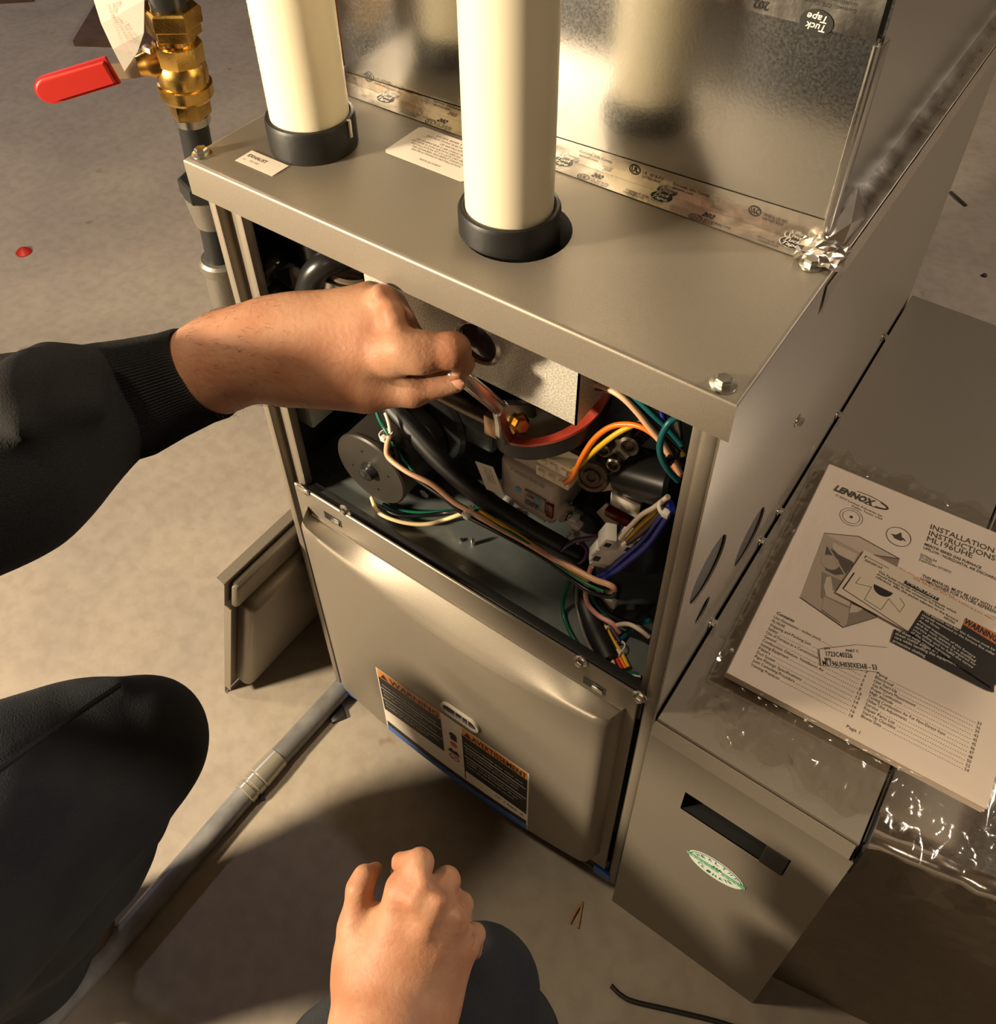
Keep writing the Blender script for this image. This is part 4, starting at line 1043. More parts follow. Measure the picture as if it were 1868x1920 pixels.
b = MB(); q0 = (W + 0.0082, 0.128, H - 0.004)
b.add([q0, (W + 0.0090, 0.150, H - 0.003), (W + 0.0095, 0.158, H - 0.012), (W + 0.0084, 0.142, H - 0.026), (W + 0.0086, 0.133, H - 0.034)], [(0, 1, 2), (0, 2, 3), (0, 3, 4)]).build('foil_flap', FOIL, pl_, 0)
# folded dog-ear of foil where the side panel starts
b = MB(); b.add([(PX1 + 0.0005, PYF + 0.002, H + 0.006), (PX1 + 0.012, PYF + 0.006, H + 0.004), (PX1 + 0.0125, PYF + 0.050, H + 0.003), (PX1 + 0.0010, PYF + 0.055, H + 0.020), (PX1 + 0.010, PYF + 0.022, H + 0.012)],
             [(0, 1, 4), (1, 2, 4), (2, 3, 4), (3, 0, 4)]).build('foil_fold', FOIL, pl_, 0)

# ---------------------------------------------------------------- copper line behind the left pipe
q0, q1 = Vector((0.0043,0.172,0.8542)), Vector((0.0031,0.172,0.9128))
dv = Vector((q1 - q0))
c_ = MB(); c_.tube([(-0.004, 0.176, H + 0.0045), (-0.004, 0.176, 1.3), (-0.004, 0.176, 1.9)], 0.0032, 12, 1)
c_ = c_.build('copper_tube', COPPER); tag(c_, 'thin copper tube rising beside the left edge of the plenum', 'pipe')

# ---------------------------------------------------------------- gas line with shut-off valve
G0 = Vector((-0.0801,0.047,0.6286)); G1 = Vector((-0.0499,0.047,0.9512))
gd = (G1 - G0).normalized(); gl = (G1 - G0).length
gas = thing('gas_supply_line', 'vertical gas pipe with brass shut-off valve left of the cabinet', 'pipe', G0)


def gp(px_y):    # height along the line from its picture height
    return px_y


def seg(name, t0, t1, prof_r, m, n=28, sides=None):
    b = MB(); h = (t1 - t0)
    b.lathe(G0 + gd * t0, gd, [(0, 0)] + [(r, h * s) for r, s in prof_r] + [(0, h)], sides or n)
    return b.build(name, m, gas, 28)


def T(p): return (Vector(p) - G0).dot(gd)


t_ = {k: T(v) for k, v in {'a': (-0.0711,0.047,0.7348), 'n0': (-0.0709,0.047,0.7675), 'n1': (-0.0693,0.047,0.7845), 'b0': (-0.0596,0.047,0.8471), 'b1': (-0.0579,0.047,0.8628), 'c0': (-0.0559,0.047,0.8773), 'c1': (-0.056,0.047,0.8944), 'c2': (-0.0542,0.047,0.911), 'd0': (-0.0553,0.047,0.9163), 'd1': (-0.0562,0.047,0.9253), 'd2': (-0.0543,0.047,0.9397), 'u0': (-0.0796,0.047,0.679), 'u1': (-0.0766,0.047,0.693)}.items()}
rp = 0.0125
seg('iron_nipple', t_['n1'], t_['b0'], [(rp, 0), (rp, 1)], IRON)
seg('union_nut', t_['n0'], t_['n1'], [(0.0215, 0), (0.0225, 0.15), (0.0225, 0.9), (0.020, 1)], IRON, sides=6)
seg('union_body', t_['a'], t_['n0'], [(0.0150, 0), (0.0185, 0.6), (0.0200, 1)], CASTGREY)
seg('iron_nipple', t_['u1'], t_['a'], [(rp, 0), (rp, 1)], IRON)
seg('union_ring', t_['u0'], t_['u1'], [(0.0185, 0), (0.0195, 0.2), (0.0195, 0.8), (0.0170, 1)], CASTGREY)
b = MB(); e0 = G0 + gd * t_['u0']
b.tube([e0, e0 - gd * 0.035, e0 - gd * 0.058 + Vector((0.006, 0, 0)), e0 - gd * 0.066 + Vector((0.026, 0.004, 0)), e0 - gd * 0.067 + Vector((0.055, 0.006, 0))], 0.0165, 16); b.build('elbow_fitting', CASTGREY, gas)
seg('valve_lower_hex', t_['b0'], t_['b1'], [(0.0165, 0), (0.0170, 0.1), (0.0170, 1)], BRASS, sides=6)
seg('thread', t_['b0'] - 0.007, t_['b0'], [(0.0150, 0), (0.0150, 1)], STEEL)
seg('valve_body', t_['b1'], t_['c1'], [(0.0195, 0), (0.0215, 0.10), (0.0215, 0.40), (0.0195, 0.42), (0.0200, 0.75), (0.0185, 0.98), (0.018, 1)], BRASS)
seg('valve_upper_hex', t_['c1'], t_['c2'], [(0.0190, 0), (0.0192, 0.05), (0.0192, 0.93), (0.0175, 1)], BRASS, sides=8)
seg('thread', t_['c2'], t_['d0'], [(0.0150, 0), (0.0150, 1)], BRASS)
seg('flare_hex', t_['d0'], t_['d1'], [(0.0185, 0), (0.0205, 0.2), (0.0205, 1)], BRASS, sides=6)
seg('flare_nut', t_['d1'], t_['d2'], [(0.0212, 0), (0.0225, 0.1), (0.0225, 0.9), (0.0205, 1)], BRASS, sides=6)
seg('coated_hose', t_['d2'], t_['d2'] + 0.4, [(0.0145, 0), (0.0150, 0.02), (0.0150, 1)], BLACK)
# stem and lever pointing to the left
S0 = G0 + gd * (t_['c1'] + 0.002); sd_ = (Vector((-0.0684,0.03,0.8952)) - S0).normalized()
b = MB(); b.lathe(S0 + sd_ * 0.012, sd_, [(0, 0), (0.0120, 0), (0.0120, 0.010), (0.0100, 0.014), (0.0080, 0.020), (0, 0.020)], 16); b.build('valve_stem', mat('warm_brass', (0.70, 0.36, 0.08, 1), 0.25, 1.0), gas)
b = MB(); LV = [(-0.0672,0.03,0.8981), (-0.0896,0.028,0.8849), (-0.1257,0.026,0.8735), (-0.1728,0.024,0.8515)]
b.ribbon(LV, 0.0135, 0.0022, (-0.2, -0.15, 1)); b.box(tuple(Vector(LV[0]) - Vector((0.006, 0.004, 0.010))), tuple(Vector(LV[0]) + Vector((0.006, 0.006, 0.012))), 0.003)
b.build('lever', mat('dull_steel', (0.34, 0.24, 0.16, 1), 0.4, 0.9), gas)
gA, gB = Vector((-0.1184,-0.0323,0.8848)), Vector((-0.0795,0.0023,0.8976))
gx = (gB - gA).normalized(); gz = Vector((-0.2, -0.15, 1)); gz = (gz - gx * gz.dot(gx)).normalized(); gy = gz.cross(gx)
GM = Matrix((gx, gy, gz)).transposed().to_4x4(); GM.translation = gA
gl_l = (gB - gA).length
gp_ = [(gl_l, -0.0112), (gl_l, 0.0112)] + [(0.001 + 0.0112 * math.cos(t), 0.0112 * math.sin(t)) for t in np.linspace(math.pi / 2, 1.5 * math.pi, 13)]
bm = bmesh.new(); vs = [bm.verts.new((a, -0.0050, c)) for a, c in gp_]; fc = bm.faces.new(vs); g = bmesh.ops.extrude_face_region(bm, geom=[fc]); bmesh.ops.translate(bm, verts=[v for v in g['geom'] if isinstance(v, bmesh.types.BMVert)], vec=(0, 0.010, 0))
bmesh.ops.bevel(bm, geom=[e for e in bm.edges if abs(e.verts[0].co.y - e.verts[1].co.y) < 1e-6], offset=0.003, segments=3, affect='EDGES')
bmesh.ops.recalc_face_normals(bm, faces=bm.faces); bmesh.ops.transform(bm, matrix=GM, verts=bm.verts); b = MB().bm(bm); bm.free()
b.build('lever_grip', REDP, gas, 60, 'red vinyl lever grip')
# paper tag hanging over the lever
TG = [(-0.0894,0.0104,0.9466), (-0.0778,0.0035,0.9337), (-0.0679,0.0006,0.918), (-0.0585,-0.0012,0.9035), (-0.0563,0.0126,0.9138), (-0.0537,0.0208,0.9264), (-0.0587,0.0322,0.9462), (-0.0593,0.0394,0.9672), (-0.0991,0.0146,0.9704)]
bm = bmesh.new(); fv = [bm.verts.new(q) for q in TG]; fc = bm.faces.new(fv); fc.normal_update()
nrm = fc.normal.copy()
bmesh.ops.triangulate(bm, faces=bm.faces[:])
g = bmesh.ops.extrude_face_region(bm, geom=bm.faces[:]); bmesh.ops.translate(bm, verts=[v for v in g['geom'] if isinstance(v, bmesh.types.BMVert)], vec=nrm * 0.0004)
b = MB().bm(bm); bm.free(); tg = b.build('paper_tag', mat('white_tag_card', (0.60, 0.55, 0.50, 1), 0.6), None, 0); tag(tg, 'white pointed paper tag with red print hanging by the valve lever', 'tag')
o_ = Vector((-0.0591,0.0012,0.9117)) ; u_ = (Vector((-0.081,0.0123,0.9431)) - o_).normalized(); v_ = (Vector((-0.0546,0.0151,0.9192)) - o_); v_ = (v_ - u_ * v_.dot(u_)).normalized()
nn_ = u_.cross(v_); cdir = (Vector(cam.location) - o_)
if nn_.dot(cdir) < 0: v_ = -v_
tfr = (o_ + (u_.cross(v_)) * 0.0022, u_, v_)
sg_ = -1 if nn_.dot(cdir) < 0 else 1
b = MB()
for k, s_ in enumerate(('ATTENTION INSTALLER READ', 'DANGER DO NOT REMOVE', 'TEST FOR LEAKS AFTER')):
    b.text(tfr, s_, (0.004 + 0.004 * k, sg_ * (0.0045 + 0.0040 * k)), 0.036 - 0.004 * k, 0.0022, c=0.0004)
b.build('print', PINKI, tg, 0, 'faint red lines of print')

# ---------------------------------------------------------------- filter cabinet beside the furnace
BX0, BX1, BYF, BZ = 0.4490, 0.6270, -0.0115, 0.4590
fb = thing('filter_cabinet', 'low taupe filter cabinet bolted to the furnace right side, slot handle on its front', 'cabinet', (0.54, 0.3, 0))
b = MB(); b.box((BX0, -0.0035, BZ - 0.0016), (BX1 - 0.0025, DP, BZ), 0.0005, 1); b.box((BX0, -0.0035, BZ - 0.012), (BX1 - 0.0025, -0.002, BZ - 0.001)); b.build('top_panel', PAINT, fb, 0)
b = MB(); b.box((BX0, 0.0, 0.002), (BX0 + 0.0012, DP, BZ - 0.002)); b.build('left_panel', PAINT, fb, 0)
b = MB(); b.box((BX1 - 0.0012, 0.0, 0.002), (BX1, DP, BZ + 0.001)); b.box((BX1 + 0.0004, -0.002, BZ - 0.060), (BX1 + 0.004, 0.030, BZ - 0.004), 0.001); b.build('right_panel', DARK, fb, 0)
b = MB(); b.box((BX0, DP - 0.0012, 0.002), (BX1, DP, BZ - 0.002)); b.build('rear_panel', PAINT, fb, 0)
# door with chamfered top flange and a recessed handle slot
hq = [(0.4902,0.3814), (0.5887,0.3788), (0.5898,0.3454), (0.4905,0.3419)]
hx0 = (hq[0][0] + hq[3][0]) / 2; hx1 = (hq[1][0] + hq[2][0]) / 2; hz1 = (hq[0][1] + hq[1][1]) / 2; hz0 = (hq[2][1] + hq[3][1]) / 2
ZC = 0.4415
bm = bmesh.new()
ed = loop(bm, [(BX0 - 0.001, BYF, 0.0), (BX1, BYF, 0.0), (BX1, BYF, ZC), (BX0 - 0.001, BYF, ZC)])
ed += loop(bm, [(hx0, BYF, hz0), (hx1, BYF, hz0), (hx1, BYF, hz1), (hx0, BYF, hz1)])
bmesh.ops.triangle_fill(bm, edges=ed, use_beauty=True)
b = MB().bm(bm); bm.free()
prof = [(BYF, ZC), (BYF + 0.0006, ZC + 0.002), (BYF + 0.0060, ZC + 0.0125), (BYF + 0.0070, ZC + 0.0135), (BYF + 0.0070, ZC + 0.006)]
V = []; F = []
for y, z in prof: V += [(BX0 - 0.001, y, z), (BX1 - 0.004, y, z)]
for i in range(len(prof) - 1): F.append((2 * i, 2 * i + 1, 2 * i + 3, 2 * i + 2))
b.add(V, F)
b.box((BX0 - 0.001, BYF + 0.0003, 0.0), (BX0, BYF + 0.0085, ZC)); b.box((BX1 - 0.001, BYF + 0.0003, 0.0), (BX1, BYF + 0.0085, ZC - 0.01))
dr = b.build('door', PAINT, fb, 20)
b = MB(); t = 0.0012
b.box((hx0 - t, BYF + 0.0015, hz0 - t), (hx1 + t, BYF + 0.020, hz0)); b.box((hx0 - t, BYF + 0.0015, hz1), (hx1 + t, BYF + 0.020, hz1 + t)); b.box((hx0 - t, BYF + 0.0015, hz0), (hx0, BYF + 0.020, hz1)); b.box((hx1, BYF + 0.0015, hz0), (hx1 + t, BYF + 0.020, hz1))
b.box((hx0, BYF + 0.019, hz0), (hx1, BYF + 0.020, hz1)); b.box((hx1 - 0.022, BYF - 0.0005, hz0 - 0.002), (hx1 - 0.001, BYF + 0.004, hz1 - 0.001), 0.0008)
b.box((hx0 + 0.003, BYF + 0.010, hz1 - 0.010), (hx0 + 0.022, BYF + 0.0185, hz1 - 0.001))
b.build('handle_slot', BLACK, dr, 0)
SF = ((0, BYF - 0.0004, 0), (1, 0, 0), (0, 0, 1))
e0, e1 = Vector((0.5086,0.267)), Vector((0.5681,0.2706))
cc = (e0 + e1) / 2; hl = (e1 - e0).length / 2; an = math.atan2((e1 - e0).y, (e1 - e0).x)
b = MB(); b.ell(SF, cc.x, cc.y, hl * 0.94, hl * 0.70, 0.0, an, 48); sk = b.build('logo_sticker', mat('pale_mint_label', (0.60, 0.68, 0.62, 1), 0.4), dr, 0, 'oval pale green and white logo sticker with a green band')
ca, sa = math.cos(an), math.sin(an)
SKF = ((cc.x, BYF - 0.0004, cc.y), (ca, 0, sa), (-sa, 0, ca))
fb2 = dr
b = MB(); b.rect(SKF, -hl, -hl * 0.11, hl, hl * 0.11, 0.0003)
b.build('logo_band', mat('leaf_green_ink', (0.13, 0.40, 0.22, 1), 0.45), dr, 0, 'green band across the sticker')
b = MB(); b.ring(SKF, 0, 0, hl * 0.89, hl * 0.64, hl * 0.03, 0.0003, n=40, a0=0.10, a1=math.pi - 0.05)


def arc_text(b, fr, s, rx, ry, a_from, a_to, h, up=1, c=0.0004, bold=0.0):
    for i, ch in enumerate(s):
        if ch == ' ': continue
        t = a_from + (a_to - a_from) * (i + 0.5) / len(s)
        x, y = rx * math.cos(t), ry * math.sin(t)
        tx, ty = -rx * math.sin(t), ry * math.cos(t); l = math.hypot(tx, ty); tx, ty = tx / l, ty / l
        if up > 0: tx, ty = -tx, -ty
        wd = h * 0.75
        b.text(fr, ch, (x - tx * wd / 2, y - ty * wd / 2), (x + tx * wd / 2, y + ty * wd / 2), h, bold=bold, c=c)


arc_text(b, SKF, 'HEALTHY', hl * 0.68, hl * 0.38, math.pi * 0.88, math.pi * 0.12, hl * 0.17, 1)
arc_text(b, SKF, 'CLIMATE', hl * 0.68, hl * 0.54, math.pi * 1.12, math.pi * 1.88, hl * 0.17, -1)
for k in range(7): b.rect(SKF, -hl * 0.14 + k * hl * 0.05, hl * 0.07, -hl * 0.11 + k * hl * 0.05, hl * (0.20 if k % 2 else 0.15), 0.0005)
b.build('print', mat('dark_green_ink', (0.03, 0.09, 0.07, 1), 0.5), dr, 0)
b = MB()
for i, ch in enumerate('SOLUTIONS'): b.text(SKF, ch, (-hl * 0.80 + i * hl * 0.185, -hl * 0.055), (-hl * 0.80 + i * hl * 0.185 + hl * 0.085, -hl * 0.055), hl * 0.115, bold=0.01, c=0.0006)
b.build('print', WHITEI, dr, 0, 'white letters on the green band')

# ---------------------------------------------------------------- return duct at the right
RA = math.radians(11); RO = Vector((0.632, 0.023, 0)); Rm = Matrix.Translation(RO) @ Matrix.Rotation(RA, 4, 'Z')
rd = thing('return_duct', 'galvanised return air duct joined to the right of the filter cabinet', 'duct', (0.9, 0.3, 0))
b = MB(); b.box((0, 0, 0.004), (0.62, 0.0012, 0.425), M=Rm); b.build('front_panel', spangled('shaded_galvanised', (0.30, 0.26, 0.21, 1), 0.38, 0.08, 60), rd, 0)  # same galvanised metal, its dim brown reflection put into the front colour
b = MB(); b.plate(((0, 0, 0.4240), (1, 0, 0), (0, 1, 0)), [(0.632, 0.025), (1.240, 0.143), (1.240, 0.62), (0.632, 0.55)], 0.0012); b.build('top_panel', GALV, rd, 0)
b = MB(); b.box((1.2400, 0.145, 0.004), (1.2412, 0.62, 0.425)); b.build('end_panel', GALV, rd, 0)
b = MB(); V = []; F = []; rng = np.random.RandomState(5)
for i in range(61):
    u = 0.62 * i / 60; wv = 0.0012 * rng.randn()
    for j in range(9):
        t = -0.5 + 2.6 * j / 8; r = 0.0085 + wv * 0.6 + 0.0005 * rng.randn()
        q = Rm @ Vector((u, 0.002 - r * math.cos(t), 0.4200 + r * math.sin(t) + 0.001))
        V.append(q)
for i in range(60):
    for j in range(8): F.append((i * 9 + j, (i + 1) * 9 + j, (i + 1) * 9 + j + 1, i * 9 + j + 1))
b.add(V, F).build('foil_tape', FOIL, rd, 40, 'crumpled foil tape rolled over the duct top edge')

# ---------------------------------------------------------------- installation manual in a plastic bag
MA = 0.0487; MO = Vector((0.480, 0.0624, 0.4608)); mu = Vector((math.cos(MA), math.sin(MA), 0)); mv = Vector((-math.sin(MA), math.cos(MA), 0))
ZT = 0.0085
mb = thing('instruction_manual', 'printed installation manual in a plastic bag lying on the filter cabinet top', 'manual', MO)
b = MB()
for k in range(6):
    fr = (MO + Vector((0, 0, ZT * k / 6)) + mu * 0.0006 * (k % 3 - 2) + mv * 0.0005 * (k % 2), mu, mv)
    b.plate(fr, [(0, 0), (0.2155, 0), (0.2155, 0.279), (0, 0.279)], ZT / 6 * 0.82)
b.build('pages', PAPER, mb, 0)
fr = (MO + Vector((0, 0, ZT - 0.0003)), mu, mv)
MB().plate(fr, [(0, 0), (0.2159, 0), (0.2159, 0.2794), (0, 0.2794)], 0.0003).build('cover', PAPER, mb, 0)
MF = (MO + Vector((0, 0, ZT + 0.0001)), mu, mv)
g1 = mat('print_grey_light', (0.46, 0.38, 0.31, 1), 0.6); g2 = mat('print_grey_mid', (0.27, 0.225, 0.18, 1), 0.6); g3 = mat('print_grey_dark', (0.10, 0.085, 0.07, 1), 0.6); g0 = mat('print_grey_pale', (0.62, 0.52, 0.43, 1), 0.6)
b = MB(); b.poly(MF, [(0.0284,0.1066),(0.0721,0.097),(0.0614,0.1853),(0.0241,0.1894)], 0.0001); b.poly(MF, [(0.0503,0.1031),(0.0721,0.097),(0.0737,0.1022),(0.0707,0.1187),(0.0466,0.1195)], 0.00025); b.build('picture', g1, mb, 0, 'grey printed picture of a furnace with its front open')
b = MB(); b.poly(MF, [(0.0721,0.097),(0.0948,0.1233),(0.0955,0.1863),(0.0949,0.1983),(0.0614,0.1853)], 0.0001); b.poly(MF, [(0.0448,0.1163),(0.0696,0.1152),(0.071,0.1247),(0.056,0.1448),(0.0365,0.1447)], 0.0002); b.build('picture', g2, mb, 0)
b = MB(); b.poly(MF, [(0.0614,0.1853),(0.0949,0.1983),(0.0542,0.2036),(0.0241,0.1894)], 0.0001)
for q in ([(0.0356,0.1771),(0.043,0.1721),(0.0589,0.1712),(0.059,0.1822),(0.0349,0.183)], [(0.0434,0.1294),(0.0484,0.1206),(0.07,0.1212),(0.0692,0.1307),(0.0518,0.1303),(0.0452,0.1441),(0.0419,0.1404)], [(0.072,0.1146),(0.0781,0.1191),(0.0815,0.1255),(0.071,0.1247)]): b.poly(MF, q, 0.0003)
b.build('picture', g0, mb, 0)
b = MB(); b.poly(MF, [(0.0346,0.1543),(0.0394,0.1481),(0.0485,0.1476),(0.0564,0.1542),(0.0594,0.1698),(0.054,0.1727),(0.0425,0.1735),(0.0309,0.1757)], 0.0002)
for q in ([(0.0542,0.2036),(0.0949,0.1983)], [(0.0241,0.1894),(0.0542,0.2036)], [(0.0284,0.1066),(0.0721,0.097)], [(0.0721,0.097),(0.0948,0.1233)], [(0.0614,0.1853),(0.0949,0.1983)], [(0.05,0.1042),(0.068,0.1)]): b.line(MF, q[0], q[1], 0.0007, 0.0004)
b.build('picture', g3, mb, 0)
b = MB(); b.line(MF, (0.0312,0.1767), (0.0563,0.1526), 0.0016, 0.0004); q = (0.0397,0.1591); b.ell(MF, q[0], q[1], 0.0085, 0.0085, 0.0003); b.build('picture', g1, mb, 0)
b = MB()
b.text(MF, 'LENNOX', (0.0145,0.2476), (0.0559,0.248), 0.0078, bold=0.045, shear=0.28)
q = (0.0497,0.2528); b.ring(MF, q[0] - 0.002, q[1] + 0.0005, 0.0215, 0.0062, 0.0006, 0.0002, -0.03, 40, -1.6, 2.2); b.ring(MF, q[0] - 0.002, q[1] + 0.0005, 0.0215, 0.0062, 0.0022, 0.0002, -0.03, 30, -1.1, 0.9)
for s_, p, q, h, bd in (('© 2023 Lennox Industries Inc.', (0.0183,0.2411), (0.0671,0.2391), 0.0026, 0), ('Dallas, Texas, USA', (0.0369,0.2361), (0.0678,0.2353), 0.0026, 0),
    ('INSTALLATION', (0.1107,0.25), (0.1695,0.253), 0.0066, 0), ('INSTRUCTIONS', (0.1112,0.2415), (0.1724,0.2441), 0.0066, 0), ('ML196UHE', (0.1114,0.2335), (0.1535,0.2359), 0.0066, 0),
    ('MERIT® SERIES GAS FURNACE', (0.1108,0.2273), (0.1634,0.2274), 0.0032, 0.012), ('UPFLOW / HORIZONTAL AIR DISCHARGE', (0.111,0.2223), (0.1801,0.2224), 0.0032, 0.008),
    ('507966-04', (0.1105,0.213), (0.1256,0.2129), 0.0028, 0), ('01/2023', (0.111,0.2099), (0.1219,0.2096), 0.0028, 0), ('Supersedes 07/2022', (0.111,0.2066), (0.1403,0.2075), 0.0028, 0),
    ('THIS MANUAL MUST BE LEFT WITH THE', (0.1181,0.1892), (0.1894,0.1884), 0.0036, 0.006), ('HOMEOWNER FOR FUTURE REFERENCE', (0.1176,0.1846), (0.1897,0.1847), 0.0036, 0.006)):
    b.text(MF, s_, p, q, h, bold=bd, c=0.0002)
b.line(MF, (0.1181,0.1806), (0.1866,0.1803), 0.0004, 0.0002)
q = (0.0405,0.2231); b.ring(MF, q[0], q[1], 0.0112, 0.0112, 0.0004, 0.0002); b.ring(MF, q[0], q[1], 0.0085, 0.0085, 0.0004, 0.0002); b.ell(MF, q[0], q[1], 0.0016, 0.0016, 0.0002)
q = (0.087,0.2239); b.ring(MF, q[0], q[1], 0.0118, 0.0118, 0.0006, 0.0002)
b.poly(MF, [(q[0] + x * 0.0085, q[1] + z * 0.0085) for x, z in [(-0.9, -0.1), (-0.6, -0.15), (-0.35, -0.45), (0.35, -0.45), (0.6, -0.15), (0.95, -0.25), (0.6, 0.05), (0.35, 0.1), (0.2, 0.5), (0.05, 0.75), (-0.12, 0.45), (-0.35, 0.1), (-0.6, 0.05)]], 0.0002)
cu = 0.0152; top = 0.0758; bot = 0.0202; pit = (top - bot) / 12.0
b.text(MF, 'Contents', (0.0161, top + pit * 0.55), 0.0165, 0.0031, bold=0.02, c=0.0002)
LL = [('Unit Dimensions - inches (mm)', 2), ('ML196UHE', 0), ('Shipping and Packing List', 3), ('Safety', 4), ('Use of Furnace as a Construction Heater', 5), ('General', 5), ('Combustion, Dilution, Ventilation Air', 8), ('Setting Equipment', 13), ('Filters', 13), ('Duct System', 14), ('Pipe Fittings Specifications', 16), ('Joint Cementing Procedure', 16), ('Venting Practices', 18)]
rn = 0.1018
for i, (s_, n_) in enumerate(LL):
    z = top - pit * (i + 0.6); wd = 0.00151 * len(s_)
    b.text(MF, s_, (cu, z), wd, 0.0029, c=0.0002)
    if n_:
        b.text(MF, str(n_), (rn, z), 0.0016 * len(str(n_)), 0.0029, c=0.0002)
        a = cu + wd + 0.002
        while a < rn - 0.002: b.rect(MF, a, z, a + 0.0007, z + 0.0005, 0.0002); a += 0.0019
ru = 0.1106; r2 = 0.194
RL = [('Piping', 33), ('Electrical', 36), ('Unit Start-Up', 39), ('Gas Pressure Measurement', 43), ('Proper Combustion', 45), ('High Altitude', 45), ('Testing Combustion Air For Non-Direct Vent', 46), ('Other Unit Adjustments', 47), ('Service', 48), ('Repair Parts List', 50), ('Start-Up Checklist', 52), ('Blower Data', 54)]
z0 = 0.0636; z1 = 0.0239
for i, (s_, n_) in enumerate(RL):
    z = z0 + 0.004 - (z0 - z1) / 9.6 * i; wd = 0.00151 * len(s_)
    b.text(MF, s_, (ru, z), wd, 0.0029, c=0.0002); b.text(MF, str(n_), (r2, z), 0.0032, 0.0029, c=0.0002)
    a = ru + wd + 0.002
    while a < r2 - 0.002: b.rect(MF, a, z, a + 0.0007, z + 0.0005, 0.0002); a += 0.0019
b.text(MF, 'Page 1', (0.103,0.0067), (0.1141,0.0069), 0.0029, c=0.0002)
b.build('print', mat('toner', (0.07, 0.055, 0.045, 1), 0.6), mb, 0)

# leaflets lying on the cover inside the bag


def pg(p, z=0.0): return MO + mu * p[0] + mv * p[1] + Vector((0, 0, ZT + 0.0004 + z))


kb, kt, kr = (0.0548,0.1284), (0.0634,0.1892), (0.1229,0.1225)
ke = Vector((kr[0] - kb[0], kr[1] - kb[1])).normalized(); kn = Vector((-ke.y, ke.x))


def kp(p): d = Vector((p[0] - kb[0], p[1] - kb[1])); return (d.dot(ke), d.dot(kn))


KH = kp(kt)[1]; KX = kp(kt)[0]
E1 = mu * ke.x + mv * ke.y; E2 = mu * kn.x + mv * kn.y
# caution sheet underneath
cq = [(0.1116,0.1192), (0.1119,0.1054)]
sh = MB().plate((pg((0, 0), 0.0003), mu, mv), [(0.1119,0.1054),(0.1932,0.1024),(0.1999,0.1037),(0.1931,0.1372),(0.1115,0.1194)], 0.0002).build('caution_leaflet', INK); tag(sh, 'black caution leaflet with white lettering showing under the white packet label', 'leaflet')
b = MB(); f = (pg((0, 0), 0.0006), mu, mv)
for s_, p, q in (('All sheet metal edges', (0.1132,0.1184), (0.1435,0.1174)), ('sheet metal edges are sharp, use', (0.1134,0.1141), (0.1693,0.1159)), ('care while handling this equipment, wear', (0.1136,0.1101), (0.1757,0.1119)), ('protective clothing', (0.1135,0.1059), (0.1417,0.1054))):
    b.text(f, s_, p, q, 0.0030, bold=0.012, c=0.0002)
b.build('print', WHITEI, sh, 0)
KL = 0.128
pk_ = MB().plate((pg(kb, 0.0012), E1, E2), [(0, 0), (KL, 0), (KL, KH), (KX, KH)], 0.0002).build('packet_label', mat('cream_packet_paper', (0.78, 0.68, 0.55, 1), 0.5)); tag(pk_, 'white packet label headed IMPORTANT slanting across the manual cover', 'leaflet')
KF = (pg(kb, 0.00142), E1, E2)
b = MB()
ib = [kp(q) for q in ((0.1059,0.1756), (0.1376,0.1727), (0.1372,0.1687), (0.1054,0.1715))]
b.poly(KF, ib[::-1], 0.0001)
for s_, p, q in (('500200-24', (0.067,0.1768), (0.0835,0.1763)), ('This Packet includes information manuals which', (0.0816,0.171), (0.1542,0.164)), ('should be kept by the consumer for future', (0.0814,0.1675), (0.1444,0.1617)), ('reference. Affix this packet adjacent to the furnace', (0.0813,0.1639), (0.1577,0.1562)), ('600296S', (0.1458,0.1537), (0.1557,0.1523))):
    b.text(KF, s_, kp(p), kp(q), 0.0026, bold=0.014, c=0.0001)
hc_ = kp((0.0911,0.1557)); b.ell(KF, hc_[0], hc_[1], 0.0088, 0.0088, 0.0001, 0.05, 20, math.pi, 2 * math.pi)
zz = [kp(q) for q in ((0.0692,0.1573), (0.0674,0.1477), (0.0813,0.1514), (0.0795,0.1349), (0.0956,0.1319), (0.0983,0.1474), (0.1107,0.1387), (0.1125,0.1487), (0.1066,0.1539))]
for i in range(len(zz) - 1): b.line(KF, zz[i], zz[i + 1], 0.0004, 0.0001)
for p, q, t in (((0.0628,0.1585), (0.0592,0.1355), 0.0012), ((0.0592,0.1355), (0.1227,0.1226), 0.0007), ((0.066,0.183), (0.089,0.1807), 0.0005), ((0.0667,0.1837), (0.066,0.1803), 0.0009)): b.line(KF, kp(p), kp(q), t, 0.0001)
bp = [kp(q) for q in ((0.1223,0.1226), (0.1272,0.1515), (0.1617,0.1494), (0.1627,0.164), (0.1911,0.1626), (0.2007,0.1138), (0.1973,0.1062))]
b.poly(KF, bp[::-1], 0.0001)
b.build('print', INK, pk_, 0)
b = MB(); op = [kp(q) for q in ((0.1627,0.164), (0.1911,0.1626), (0.1916,0.1507), (0.1623,0.1561))]; b.poly(KF, op[::-1], 0.0003)
for s_, p, q in (('Refer to the safety alert symbol and should read', (0.0764,0.1883), (0.1488,0.1804)), ('the label on the unit before you start', (0.1114,0.1817), (0.1856,0.175))): b.text(KF, s_, kp(p), kp(q), 0.0022, c=0.0001)
b.build('print', mat('rust_orange_ink', (0.62, 0.20, 0.07, 1), 0.5), pk_, 0, 'rust orange print and WARNING bar')
b = MB(); b.text(KF, 'WARNING', kp((0.1622,0.1577)), kp((0.191,0.1533)), 0.0066, bold=0.03, c=0.0005); b.build('print', INK, pk_, 0)
